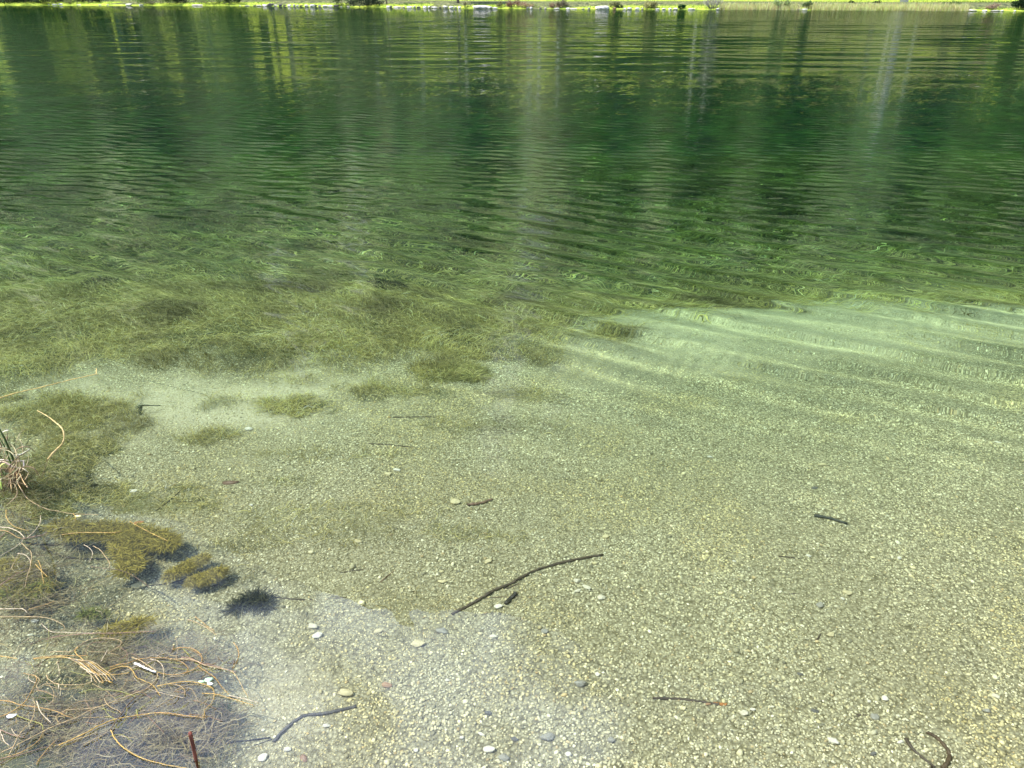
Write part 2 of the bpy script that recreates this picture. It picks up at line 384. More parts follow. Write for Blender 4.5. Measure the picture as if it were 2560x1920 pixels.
def leaves(P, size, cols, seed, droop=0.0):
    """one bent leaf-clump quad (two triangles) at each point"""
    r = np.random.default_rng(seed); n = len(P)
    a = r.normal(size=(n, 3)); a /= np.linalg.norm(a, axis=1)[:, None]
    b = np.cross(a, r.normal(size=(n, 3))); b /= np.linalg.norm(b, axis=1)[:, None]
    s = (size * r.uniform(.6, 1.4, n))[:, None]
    co = np.stack([P - a * s, P + b * s * .5, P + a * s, P - b * s * .5], 1).reshape(-1, 3)
    i = np.arange(n)[:, None] * 4
    return co, i + np.array([[0, 1, 2, 3]]), np.repeat(cols, 4, 0)
def crown_pts(n, h0, h1, rmax, kind, r):
    """points grouped in clumps through the crown's volume"""
    nc = max(12, n // 45); pts = []; sh_ = []
    for i in range(nc):
        tt = r.uniform(0, 1)
        if kind == 'spruce': rr = rmax * (1 - tt) ** .85 * r.uniform(.45, 1) + .15
        elif kind == 'birch': rr = rmax * math.sin(math.pi * min(1, .12 + .88 * tt)) ** .8 * math.sqrt(r.uniform(.05, 1))
        else: rr = rmax * math.sin(math.pi * (.15 + .82 * tt)) ** .6 * math.sqrt(r.uniform(.1, 1))
        a = r.uniform(0, 6.283); c = np.array([rr * math.cos(a), rr * math.sin(a), h0 + (h1 - h0) * tt])
        cs_ = (.5 + .11 * rmax) * r.uniform(.6, 1.25)
        p = c + r.normal(size=(n // nc, 3)) * cs_ * (np.array([1, 1, .35]) if kind == 'spruce' else np.array([1, 1, .75]))
        pts.append(p); sh_.append(np.full(len(p), r.uniform(.6, 1.45)))
    return np.concatenate(pts), np.concatenate(sh_)
def make_tree(name, label, kind, H, h0, R, tr, bark, base, n, lsz, seed, group='trees on the far bank', loc=(0, 0, 0)):
    r = np.random.default_rng(seed); root = empty(name, loc)
    tag(root, label, 'tree', group)
    k = 9; zz = np.linspace(-.3, H * .96, k)
    px_ = np.cumsum(r.normal(0, H * .006, k)); py_ = np.cumsum(r.normal(0, H * .006, k)); px_ -= px_[0]; py_ -= py_[0]
    rad_ = tr * (1 - zz.clip(0) / H) ** .8 + .02; rad_[0] *= 1.5
    mb = MB(); co, q, t_ = tube(np.stack([px_, py_, zz], 1), rad_, 9, .04, seed); mb.add(co, q, t_)
    for i in range(14):
        z = r.uniform(h0 * .9, H * .85); a = r.uniform(0, 6.283); l = R * r.uniform(.5, .95) * (1 - (z - h0 * .9) / H * .8); dz = -.1 * l if kind == 'spruce' else .55 * l
        b0 = np.array([np.interp(z, zz, px_), np.interp(z, zz, py_), z]); e = b0 + np.array([math.cos(a) * l, math.sin(a) * l, dz]); md = (b0 + e) / 2 + np.array([0, 0, .08 * l])
        co, q, t_ = tube([b0, md, e], [tr * .3, tr * .18, .02], 5); mb.add(co, q, t_)
    mb.build('trunk', bark, root)
    P, shd = crown_pts(n, h0, H, R, kind, r)
    cols = (np.array(base)[None] * 1.55 + np.array([[.022, .030, .060]])) * (shd[:, None] * r.uniform(.7, 1.3, (len(P), 1))) * (1 + r.normal(0, .08, (len(P), 3)))
    co, q, cc = leaves(P, lsz, np.clip(cols, .004, .7), seed)
    mb = MB(); mb.add(co, q, None, cc); mb.build('crown', M_leaf, root, smooth=False)
    return root
TREES = [  # kind, height, crown base, radius, trunk radius, bark, colour, leaves, leaf size, word
    ('spruce', 27, .6, 3.4, .34, M_bark, (.022, .040, .026), 7000, .42, 'dark narrow spruce'),
    ('broad', 21, 1.2, 5.2, .36, M_bark, (.11, .165, .05), 7000, .38, 'bright green broad tree'),
    ('birch', 20, 5.0, 3.0, .17, M_birch, (.17, .21, .09), 4500, .30, 'slender birch with a white trunk'),
    ('broad', 24, 1.6, 4.2, .36, M_bark, (.07, .125, .03), 7000, .40, 'mid green tall tree'),
    ('birch', 17, 2.0, 3.0, .20, M_bark, (.20, .195, .11), 4500, .32, 'olive brown autumn tree'),
    ('birch', 15, 9.0, 2.0, .30, M_birch, (.10, .16, .04), 900, .28, 'thin birch with a bare white trunk'),
]
protos = {}
def wx(px, v):                     # world x on the far side seen in picture column px, v metres behind the shore
    y = 100.0
    for _ in range(6):
        x = (px - 512) / F * (y / (cP + sP * .512)); y = float(shore(x)) + v
    return x, y
# column in the picture, metres behind the water, kind, scale
TL = [(-150, 12, 1, 1), (-90, 9, 0, 1.1), (-40, 14, 3, 1), (8, 6.5, 3, .8), (30, 8, 1, .85), (47, 12, 3, .9), (60, 17, 5, 1.1), (63, 15, 5, 1.2), (67, 17, 5, 1.1), (71, 16, 5, 1.0), (84, 12, 0, .85), (104, 14, 3, .9), (120, 26, 5, 1.4),
      (134, 15, 0, 1.0), (153, 17, 4, 1.2), (172, 20, 4, 1.0), (190, 24, 0, .8), (205, 21, 5, .9), (222, 15, 1, .9), (243, 18, 3, .95), (262, 16, 3, 1.1), (285, 23, 2, .9),
      (308, 26, 0, 1.15), (330, 18, 1, 1.0), (352, 28, 3, .9), (382, 24, 4, 1.0), (401, 26, 0, .9), (420, 22, 2, 1.2), (448, 26, 2, 1.0), (470, 30, 0, 1.15), (487, 27, 0, 1.0),
      (508, 30, 2, 1.1), (530, 25, 5, 1.1), (560, 27, 4, 1.35), (585, 28, 1, .9), (610, 30, 3, 1.2), (636, 26, 0, 1.1), (660, 27, 1, 1.0), (690, 28, 1, 1.15), (712, 24, 0, 1.15), (735, 30, 0, 1.25),
      (758, 26, 1, 1.2), (782, 32, 3, .9), (806, 25, 0, 1.2), (828, 29, 0, 1.0), (848, 27, 3, .9), (876, 26, 2, 1.0), (926, 28, 4, 1.0), (955, 24, 0, 1.1), (975, 28, 3, .9),
      (272, 14, 5, .5), (287, 15, 5, .45), (373, 15, 5, .5), (465, 14, 5, .5), (540, 15, 5, .55), (559, 15, 5, .5), (698, 15, 5, .5), (712, 14, 5, .45), (894, 15, 5, .5), (921, 15, 5, .5), (1000, 25, 2, .95), (1032, 16, 3, 1.2), (1080, 18, 1, 1.1), (1140, 20, 0, 1.2), (1200, 18, 3, 1)]
lab_n = {}
ORD = ['first', 'second', 'third', 'fourth', 'fifth', 'sixth', 'seventh', 'eighth', 'ninth', 'tenth', 'eleventh', 'twelfth', 'thirteenth', 'fourteenth', 'fifteenth', 'sixteenth', 'seventeenth', 'eighteenth']
for i, (px, v, k, sc) in enumerate(TL):
    if px > 290 and k != 5: v = v + 15
    if px > 250 and k == 5: v = v + 16; sc = sc * 1.25
    if k != 5: sc = sc * 1.3
    x, y = wx(px, v); z = float(meadow_z(np.array(x), np.array(float(v)))) - .1
    kd = TREES[k]; where = 'left end' if px < 170 else 'left part' if px < 400 else 'middle' if px < 640 else 'right part' if px < 900 else 'right end'
    lb = kd[9] + ' at the ' + where + ' of the bank'
    lab_n[lb] = lab_n.get(lb, 0) + 1
    lb = ORD[lab_n[lb] - 1] + ' ' + lb
    if k not in protos:
        protos[k] = make_tree('spruce_tree' if kd[0] == 'spruce' else 'birch_tree' if k in (2, 5) else 'broadleaf_tree', lb, kd[0], *kd[1:9], seed=90 + k, loc=(x, y, z))
        r = protos[k]; r.scale = (sc, sc, sc)
    else:
        r = dup(protos[k], (x, y, z), random.uniform(0, 6.28), sc, lb)
# unseen tree added on the near shore; its crown blocks sky from the reflection
make_tree('broadleaf_tree', 'unseen broad tree added on the near shore to block reflected sky on the right', 'broad', 12.5, 5.2, 5.6, .26, M_bark, (.05, .085, .02), 15000, .17, 401, None, (8.6, 5.4, .1))
# the two trunks whose feet show above the waterline
def lone_trunk(px, v, rt, H, bark, label, col, seed, R=3.0, h0=4.0, n=3500):
    x, y = wx(px, v); z = float(meadow_z(np.array(x), np.array(float(v))))
    return make_tree('broadleaf_tree', label, 'broad', H, h0, R, rt, bark, col, n, .33, seed, loc=(x, y, z))
lone_trunk(458.5, 2.2, .15, 9, M_bark, 'young tree with a thin dark trunk at the far waterline left of the long boulder', (.05, .10, .03), 301, 1.6, 3.0, 900)
lone_trunk(903, 16, .36, 24, M_birch, 'tall tree with a thick pale trunk behind the reeds', (.10, .17, .05), 302, 3.4, 8.0, 2600)
lone_trunk(387, 1.6, .09, 6, M_bark, 'thin sapling with a slim trunk standing just right of the bush with the long shadow', (.10, .18, .05), 303, .8, 2.2, 260)

# ---------------------------------------------------------------- rocks and shrubs along the far waterline
def ico(sub):
    import bmesh
    bm = bmesh.new(); bmesh.ops.create_icosphere(bm, subdivisions=sub, radius=1)
    v = np.array([p.co[:] for p in bm.verts]); f = np.array([[q.index for q in p.verts] for p in bm.faces]); bm.free(); return v, f
I1, I2, I3 = ico(1), ico(2), ico(3)
def rock_co(V0, seed, flat=.7, rough=.25):
    r = np.random.default_rng(seed); v = V0.copy()
    for _ in range(7):                      # chop facets
        n = r.normal(size=3); n /= np.linalg.norm(n); d = r.uniform(.55, .9); h = v @ n
        v -= np.maximum(h - d, 0)[:, None] * n
    f = np.sin(v @ r.normal(0, 3, 3) + r.uniform(0, 6)) * .5 + np.sin(v @ r.normal(0, 6, 3)) * .3
    v *= (1 + rough * .25 * f)[:, None]; v[:, 2] *= flat
    return v
PAL = {'white': (.56, .54, .48), 'pale': (.40, .38, .32), 'grey': (.22, .21, .19), 'dark': (.10, .095, .085), 'brown': (.28, .17, .11)}
ROW = []
def R_(x0, lst):
    for e in lst: ROW.append((x0 + e[0] / 6.703, e[1] / 6.703, e[2] / 6.703, e[3] if len(e) > 3 else 'pale'))
R_(0, [(825, 25, 30), (920, 90, 35, 'white'), (1020, 75, 45, 'white'), (1325, 70, 18, 'white'), (1680, 50, 25), (1810, 40, 25), (2165, 100, 55, 'white')])
R_(320, [(225, 80, 35, 'white'), (1180, 180, 35, 'white'), (1880, 30, 15, 'white'), (2000, 80, 20), (2120, 60, 28, 'dark')])
R_(640, [(50, 100, 25, 'white'), (150, 90, 45, 'white'), (238, 110, 75, 'dark'), (330, 60, 40), (415, 70, 60, 'dark'), (482, 60, 45, 'dark'), (560, 70, 50, 'white'), (640, 50, 60, 'grey'), (700, 60, 40), (760, 60, 40, 'dark'),
         (850, 80, 55), (945, 90, 55, 'white'), (1003, 50, 55, 'dark'), (1070, 60, 50, 'grey'), (1165, 100, 45, 'white'), (1250, 80, 50, 'white'), (1350, 100, 60, 'dark'), (1430, 40, 20, 'white'), (1550, 80, 25)])
R_(960, [(70, 60, 50, 'white'), (115, 40, 50, 'dark'), (230, 150, 25, 'white'), (330, 60, 30), (430, 90, 45, 'white'), (510, 40, 50, 'white'), (585, 70, 40, 'dark'), (685, 60, 50, 'white'), (757, 40, 50, 'white'), (850, 110, 35, 'white'),
         (940, 50, 35, 'dark'), (1025, 90, 65, 'white'), (1125, 90, 50, 'white'), (1200, 50, 45), (1262, 60, 50, 'white'), (1650, 290, 105, 'BOULDER'), (1800, 50, 45, 'grey'), (1865, 80, 45, 'white')])
R_(1280, [(262, 45, 50), (318, 50, 50, 'white'), (480, 35, 40, 'dark'), (560, 40, 35), (750, 95, 30, 'white'), (940, 70, 35, 'white'), (1040, 120, 22, 'white'), (1200, 60, 25, 'grey'), (1290, 50, 40, 'grey'), (1515, 200, 115, 'BLOCK'),
          (1720, 60, 50, 'brown'), (1890, 65, 42, 'white'), (1970, 80, 48, 'white'), (2105, 70, 45, 'white'), (2185, 50, 40)])
R_(1600, [(290, 80, 28, 'white'), (405, 60, 35, 'white'), (505, 60, 42, 'white'), (598, 75, 40, 'white'), (870, 110, 32, 'white'), (1315, 85, 48, 'white')])
R_(1920, [(430, 85, 25, 'white'), (525, 110, 34), (625, 90, 38, 'white')])
R_(2230, [(1370, 130, 40, 'white'), (1580, 80, 32, 'white'), (1740, 165, 28), (1870, 50, 32, 'white'), (2080, 35, 30, 'white')])
ROW.sort()
LM = [(0, 'shaded thicket at the left end'), (380, 'leaning leafy bush on the left'), (600, 'second leafy bush from the left'), (870, 'bush that throws a long dark shadow'), (1146, 'thin dark tree trunk'),
      (1206, 'long pale boulder'), (1506, 'square pale block'), (1700, 'small dark green shrub'), (1780, 'bare tangled shrub'), (2010, 'shrub among the reeds'), (2500, 'right end of the reed bed')]
cnt = {}
for i, (px, wd, h, tone) in enumerate(ROW):
    p = px * .4; x, y = wx(p, .15); mpp = y / (cP + sP * .5) / F     # metres per picture pixel
    W = wd * .4 * mpp * .6; Hh = h * .4 * mpp * .62
    big = tone in ('BOULDER', 'BLOCK')
    col = np.array(PAL['white' if big else tone])
    V0 = rock_co(I3[0] if big else I2[0], 500 + i, 1.0, .5 if big else .35)
    if big: V0 = np.sign(V0) * np.abs(V0) ** .8; Hh *= .8
    co = V0 * np.array([W, max(.22, W * .7), Hh * .62]) + np.array([0, 0, Hh * .34])
    cc = np.repeat(col[None], len(co), 0) * rng.uniform(.8, 1.1, (len(co), 1))
    if big:
        dk = (np.sin(V0[:, 0] * 9 + 2 * V0[:, 1]) + np.sin(V0[:, 2] * 7 + V0[:, 0] * 4) > .5) & (V0[:, 2] < .45); cc[dk] *= .25  # dark patches in the vertex colour, below the top of the big rocks
    cand = [(a, b) for a, b in LM if a <= px]; lm = max(cand)[1] if cand else LM[0][1]
    if big: lb = 'long pale boulder with dark patches right of the thin dark trunk' if tone == 'BOULDER' else 'square pale block of stone standing out of the row of shore rocks'
    else:
        kk = (lm, tone); cnt[kk] = cnt.get(kk, 0) + 1
        lb = '%s %s shore rock right of the %s' % (ORD[cnt[kk] - 1], tone, lm)
    o = mesh('boulder' if big else 'shore_rock', co, I3[1] if big else I2[1], M_stone, smooth=False, cols=cc, loc=(x, y, 0))
    tag(o, lb, 'rock', 'rocks along the far shore')

def shrub(px, wpx, hpx, col, label, name='shrub', n=900, lsz=.10, v=.8, stems=14, bare=False, lean=0.0, seed=0, cat='shrub'):
    """wpx, hpx in 2560-wide picture pixels"""
    x, y = wx(px * .4, v); mpp = y / (cP + sP * .5) / F * .4; W = wpx * mpp / 2; H = hpx * mpp * 1.15
    z0 = float(meadow_z(np.array(x), np.array(float(v)))) - .1 if v > 0 else -.1
    root = empty(name, (x, y, z0)); tag(root, label, cat, 'shrubs on the far bank'); r = np.random.default_rng(seed + 700)
    mb = MB(); tips = []
    for i in range(stems):
        a = r.uniform(-1, 1); e = np.array([a * W + lean * H, r.uniform(-.7, .7) * W, H * r.uniform(.6, 1) * (1 - .35 * a * a)])
        b0 = np.array([a * W * .3, r.uniform(-.2, .2) * W, 0]); md = (b0 + e) / 2 + r.normal(0, .08 * W, 3)
        tips.append((b0, md, e)); co, q, t_ = tube([b0, md, e], [.03, .02, .006], 4); mb.add(co, q, t_, np.array(col) * .7 if bare else (.07, .055, .04))
        if bare:
            for _ in range(5):
                f = r.uniform(.3, 1); s0 = md * (1 - f) + e * f; e2 = s0 + r.normal(0, .28, 3) * W; co, q, t_ = tube([s0, e2], [.012, .004], 3); mb.add(co, q, t_, np.array(col))
    mb.build('branches', M_stem, root)
    if n:
        P = []
        for _ in range(n // 12):
            b0, md, e = tips[r.integers(len(tips))]; f = r.uniform(.25, 1.05); c = (md * (1 - f) + e * f); P.append(c + r.normal(0, .10 * W + .05, (12, 3)) * np.array([1, 1, .7]))
        P = np.concatenate(P); P[:, 2] = np.abs(P[:, 2])
        cols = np.array(col)[None] * r.uniform(.45, 1.6, (len(P), 1)); co, q, cc = leaves(P, lsz, np.clip(cols, .004, .8), seed)
        mb = MB(); mb.add(co, q, None, cc); mb.build('foliage', M_leaf, root, smooth=False)
    return root
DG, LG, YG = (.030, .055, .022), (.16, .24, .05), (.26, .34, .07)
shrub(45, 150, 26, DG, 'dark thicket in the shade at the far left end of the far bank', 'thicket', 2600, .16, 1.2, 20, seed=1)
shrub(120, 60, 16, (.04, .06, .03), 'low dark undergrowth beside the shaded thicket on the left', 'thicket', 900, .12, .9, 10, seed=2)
shrub(150, 90, 24, YG, 'sunlit yellow green bush behind the two white shore rocks', 'bush', 1500, .14, 1.6, 16, seed=3)
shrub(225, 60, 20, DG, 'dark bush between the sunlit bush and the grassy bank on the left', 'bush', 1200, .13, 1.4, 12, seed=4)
shrub(185, 50, 14, (.20, .22, .09), 'small pale shrub beside the dark bush on the left', 'bush', 500, .10, .7, 9, seed=5)
shrub(400, 105, 20, (.17, .23, .07), 'leaning leafy bush on the left with shaded hollows', 'bush', 1700, .12, .9, 18, lean=-.3, seed=6)
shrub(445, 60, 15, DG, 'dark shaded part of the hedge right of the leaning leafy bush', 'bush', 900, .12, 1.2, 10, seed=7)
shrub(540, 100, 24, (.19, .26, .07), 'second leafy bush from the left, wide and sunlit', 'bush', 1900, .12, .9, 18, seed=8)
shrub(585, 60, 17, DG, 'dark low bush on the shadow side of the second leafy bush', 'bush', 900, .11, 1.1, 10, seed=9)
shrub(863, 70, 28, (.17, .22, .09), 'bush with grey green leaves that throws a long dark shadow over the bank', 'bush', 1700, .12, .8, 16, seed=10)
shrub(915, 85, 13, (.025, .04, .02), 'low dark leaves standing in for the shadow beside the grey green bush', 'bush', 1500, .10, .7, 12, seed=11)  # dark leaves put where the bush's cast shadow falls on the bank
shrub(1163, 30, 13, (.30, .29, .16), 'small dry plant at the foot of the thin dark trunk', 'dry_shrub', 300, .07, .4, 10, seed=12)
shrub(1255, 26, 12, (.20, .20, .09), 'small olive shrub right of the long pale boulder', 'shrub', 350, .08, .6, 9, seed=13)
shrub(1283, 34, 15, (.22, .13, .09), 'reddish brown shrub right of the long pale boulder', 'shrub', 600, .08, .6, 12, seed=14)
shrub(1312, 40, 11, (.34, .24, .14), 'orange brown dry grass clump in the middle of the far bank', 'dry_shrub', 500, .08, .5, 12, seed=15)
shrub(1388, 34, 12, (.22, .14, .09), 'brown twiggy shrub left of the flat white shore rocks', 'dry_shrub', 300, .07, .5, 12, True, seed=16)
shrub(1405, 34, 16, (.16, .14, .09), 'taller thorny shrub in the middle of the far bank', 'dry_shrub', 400, .08, .7, 14, True, seed=17)
shrub(1539, 26, 14, (.16, .17, .07), 'olive brown shrub right of the square pale block', 'shrub', 500, .08, .6, 12, seed=18)
shrub(1550, 14, 9, DG, 'tiny dark shrub beside the olive brown shrub', 'shrub', 200, .07, .4, 7, seed=19)
shrub(1625, 34, 14, (.33, .32, .14), 'round tuft of dry golden grass between shore rocks', 'grass_tuft', 900, .09, .5, 22, seed=20, cat='grass tuft')
shrub(1706, 17, 11, (.02, .06, .02), 'small dark green shrub among the white shore rocks', 'shrub', 500, .07, .3, 9, seed=21)
shrub(1783, 46, 28, (.30, .29, .24), 'bare tangled grey shrub standing at the water left of the reeds', 'dry_shrub', 350, .07, .4, 26, True, seed=22)
shrub(1889, 18, 13, (.14, .2, .08), 'green shrub behind the left part of the reeds', 'shrub', 300, .09, 1.6, 8, seed=23)
shrub(1955, 38, 20, (.24, .30, .12), 'pale green shrub among the reeds', 'shrub', 800, .09, .5, 14, seed=24)
shrub(2020, 22, 17, (.09, .13, .05), 'dark twiggy shrub standing over the flat rocks among the reeds', 'dry_shrub', 400, .08, .5, 10, True, seed=25)
shrub(2127, 16, 8, DG, 'small dark bush on the meadow behind the middle of the reeds', 'bush', 300, .10, 7, 7, seed=26)
shrub(2190, 18, 9, DG, 'small dark bush on the meadow left of the pale trunk', 'bush', 300, .10, 7, 7, seed=27)
shrub(2380, 40, 11, (.07, .11, .04), 'low dark shrub behind the right end of the reeds', 'shrub', 600, .10, 2.2, 10, seed=28)
shrub(2485, 34, 12, (.28, .20, .14), 'pinkish brown shrub on the right part of the far bank', 'dry_shrub', 400, .08, .6, 12, True, seed=29)
shrub(2552, 36, 26, DG, 'dark bush at the right end of the far bank', 'bush', 1600, .11, .6, 14, seed=30)
shrub(1446, 14, 5, DG, 'small dark low bush on the meadow in the middle', 'bush', 200, .10, 4.5, 6, seed=31)
shrub(985, 20, 4, DG, 'low dark patch of leaves on the meadow left of the trunk', 'bush', 200, .10, 6, 6, seed=32)
# grass along the bank, and the reed bed: uncountable
def blades(name, n, xfun, hgt, wid, col, lab, cat, jit=.12, zf=None, seed=0):
    r = np.random.default_rng(seed); P = xfun(r, n); h = hgt * r.uniform(.5, 1.15, n); a = r.uniform(0, 6.283, n); dx = r.normal(0, jit, n) * h; dy = r.normal(0, jit, n) * h
    wv = np.stack([np.cos(a), np.sin(a), a * 0], 1) * (wid * r.uniform(.6, 1.3, n))[:, None]
    m1 = P + np.stack([dx * .35, dy * .35, h * .55], 1); m2 = P + np.stack([dx, dy, h], 1)
    co = np.stack([P - wv, P + wv, m1 + wv * .7, m1 - wv * .7, m2], 1).reshape(-1, 3); i = np.arange(n)[:, None] * 5
    c = np.array(col)[r.integers(0, len(col), n)] * r.uniform(.7, 1.25, (n, 1))
    mb = MB(); mb.add(co, i + np.array([[0, 1, 2, 3]]), i + np.array([[3, 2, 4]]), np.repeat(np.clip(c, 0, .85), 5, 0))
    o = mb.build(name, M_leaf, smooth=False); tag(o, lab, cat, kind='stuff'); return o
def reed_pos(r, n):
    out = []
    for _ in range(n):
        p = r.uniform(1800, 2425); v = r.uniform(-.35, 1.3)
        if 1995 < p < 2030 and r.random() < .8: p = r.uniform(2050, 2400)
        x, y = wx(p * .4, v); out.append((x, y, max(-.1, v * .25)))
    return np.array(out)
blades('reeds', 9000, reed_pos, .60, .022, [(.68, .66, .36), (.55, .58, .24), (.42, .50, .16), (.45, .34, .18)], 'pale dry reeds in a band along the right part of the far bank', 'reeds', .16, seed=3)
def grass_pos(r, n):
    out = []
    for _ in range(n):
        v = r.uniform(.1, 1) ** 2 * 24; x, y = wx(r.uniform(-20, 1050), v); out.append((x, y, float(meadow_z(np.array(x), np.array(v))) - .03))
    return np.array(out)
blades('meadow_grass', 26000, grass_pos, .24, .035, [(.40, .50, .08), (.32, .42, .07), (.48, .50, .15), (.20, .30, .05)], 'long green grass covering the far bank above the shore rocks', 'grass', .4, seed=4)
#NEAR
# ---------------------------------------------------------------- gravel: loose stones no one could count
VAR = [rock_co(I1[0], 900 + i, 1.0, .3) for i in range(12)]
def stones(name, n, xy, size, flat, tone, mat=M_stone, lab=None, cat=None):
    x, y = xy; r = rng
    k = len(I1[0]); A = np.array(VAR)[r.integers(0, 12, n)]
    sx_ = size * r.uniform(.8, 1.35, n); sy_ = size * r.uniform(.6, 1.0, n); sz_ = size * flat * r.uniform(.6, 1.2, n)
    a = r.uniform(0, 6.283, n); ti = r.normal(0, .25, n)
    P = A * np.stack([sx_, sy_, sz_], 1)[:, None]
    Zt = P[..., 2] + P[..., 0] * np.sin(ti)[:, None]
    ca, sa = np.cos(a)[:, None], np.sin(a)[:, None]
    co = np.stack([P[..., 0] * ca - P[..., 1] * sa + x[:, None], P[..., 0] * sa + P[..., 1] * ca + y[:, None], Zt + (-depth(x, y) + sz_ * .45)[:, None]], -1)
    f = (np.arange(n)[:, None, None] * k + I1[1][None]).reshape(-1, 3)
    o = mesh(name, co.reshape(-1, 3), f, mat, cols=np.repeat(tone, k, 0), under=True); tag(o, lab, cat, kind='stuff'); return o
n0 = 300000
yy = .95 + (rng.uniform(0, 1, n0) ** .8) * 4.3; xx = rng.uniform(-1, 1, n0) * (.72 * (yy + 1.2) + .15)
keep = rng.uniform(0, 1, n0) < (1 - .85 * weedy(xx, yy)) * (1 - .92 * silty(xx, yy) * sstep(.25, .6, fbm(xx, yy, .12, 86))) * (.62 + .38 * sstep(.32, .62, fbm(xx, yy, .45, 81)))
xx, yy = xx[keep], yy[keep]; n0 = len(xx)
coarse = sstep(.45, .7, fbm(xx, yy, .8, 82)) * sstep(3.6, 1.5, yy)
size = .0020 + rng.gamma(1.1, .0012, n0) + .0020 * coarse * rng.uniform(0, 1.8, n0) + .0012 * sstep(2, 4, yy); size = np.minimum(size, .024)
keep_ = None
base = np.array([(.52, .48, .36), (.64, .60, .48), (.42, .39, .29), (.56, .50, .34), (.22, .21, .17), (.78, .75, .65), (.46, .37, .24)])
tone = base[rng.choice(7, n0, p=[.31, .22, .24, .09, .07, .03, .04])] * rng.uniform(.68, 1.25, (n0, 1))
ochre = sstep(.52, .68, fbm(xx, yy, .5, 83))[:, None]
film = (.78 + .34 * fbm(xx, yy, .9, 85) * 1.0)[:, None]
tone = tone * np.array([[1.12, 1.14, .97]]) * film * (1 - ochre * np.array([[.0, .05, .20]]))
stones('gravel', n0, (xx, yy), size, .62, tone, lab='pale cream gravel covering the shallow lake bed', cat='gravel')

# ---------------------------------------------------------------- water weed
PALW = np.array([(.46, .40, .17), (.34, .31, .12), (.20, .19, .08), (.60, .54, .27), (.26, .23, .09), (.42, .37, .13)])
def strands(x, y, L, wd, h, th, curl, col, zb=None, k=5, seed=0):
    r = np.random.default_rng(seed); n = len(x); s = np.linspace(0, 1, k)[None]
    a = th[:, None] + curl[:, None] * s + .25 * np.sin(s * 5 + r.uniform(0, 6, (n, 1)))
    dl = (L / (k - 1))[:, None]
    px_ = x[:, None] + np.cumsum(np.cos(a) * dl, 1) - np.cos(a[:, :1]) * dl; py_ = y[:, None] + np.cumsum(np.sin(a) * dl, 1) - np.sin(a[:, :1]) * dl
    z0 = (-depth(x, y) if zb is None else zb)[:, None]
    pz = z0 + h[:, None] * np.sin(np.minimum(1, s * r.uniform(.8, 1.6, (n, 1))) * math.pi * r.uniform(.5, .95, (n, 1)))
    pz = np.minimum(pz, -.012)
    wv = (wd[:, None] * (1 - .8 * s ** 2)); nx_, ny_ = -np.sin(a) * wv, np.cos(a) * wv; tw = r.normal(0, .6, (n, 1)) * wv
    l = np.stack([px_ - nx_, py_ - ny_, pz - tw], -1); q = np.stack([px_ + nx_, py_ + ny_, pz + tw], -1)
    co = np.stack([l, q], 2).reshape(-1, 3)
    b = (np.arange(n)[:, None, None] * 2 * k + np.arange(k - 1)[None, :, None] * 2)
    f = (b + np.array([0, 1, 3, 2])[None, None]).reshape(-1, 4)
    return co, f, np.repeat(col, 2 * k, 0)
def weed_field(n, y0, y1, f, seed):
    r = np.random.default_rng(seed); y = r.uniform(y0, y1, n); x = r.uniform(-1, 1, n) * (.72 * (y + 1.2) + .3)
    k = r.uniform(0, 1, n) < weedy(x, y) * (.35 + .65 * sstep(.3, .55, fbm(x, y, .35, 91))); x, y = x[k], y[k]; n = len(x)
    sc = np.interp(y, [1, 2, 4, 6, 12], [.5, .6, .9, 1.5, 3.2])
    L = (.085 + .03 * sstep(4.5, 7, y)) * sc * r.uniform(.4, 1.5, n); wd = .00105 * sc * r.uniform(.5, 1.5, n)
    tuft = fbm(x, y, .45, 92); h = .02 + (.09 * sstep(3, 4.3, y) + .02 + .22 * sstep(5.5, 9, y)) * r.uniform(.2, 1, n) * sstep(.2, .7, tuft)
    th = (fbm(x, y, .6, 93) - .5) * (3.2 - 2.2 * sstep(4.5, 7, y)) + np.where(r.random(n) < .5, 0, math.pi) + r.normal(0, .5, n) * (1 - .55 * sstep(4.5, 7, y)) - .25 * sstep(4, 6, y)
    cu = r.normal(0, 1.9, n) * sstep(7, 3, y) + r.normal(0, .3, n)
    c = PALW[r.choice(6, n, p=[.25, .2, .15, .12, .13, .15])] * (.44 + 1.7 * fbm(x, y, .3, 94) * (.5 + fbm(x, y, 1.1, 96)))[:, None] * r.uniform(.65, 1.4, (n, 1)) * np.where((r.random((n, 1)) < .07) & (y[:, None] < 6), 1.6, 1) * (1 - .25 * sstep(5.5, 9, y))[:, None]
    dk = sstep(.62, .75, fbm(x, y, .5, 95))[:, None]; c = c * (1 - .6 * dk)
    gr = sstep(2.6, 1.8, y)[:, None] * np.array([[.0, -.02, .06]]); return strands(x, y, L, wd, h, th, cu, np.clip(c + gr, .01, .8), seed=seed)
mb = MB()
for n, a_, b_, sd in ((130000, 1.0, 3.3, 1), (290000, 3.3, 6.2, 2), (120000, 6.2, 13, 3)):
    co, f, cc = weed_field(n, a_, b_, None, sd); mb.add(co, f, None, cc)
o = mb.build('water_weed', M_weed, smooth=False, under=True); tag(o, 'tangled olive green water weed carpeting the lake bed beyond the gravel', 'water weed', kind='stuff')

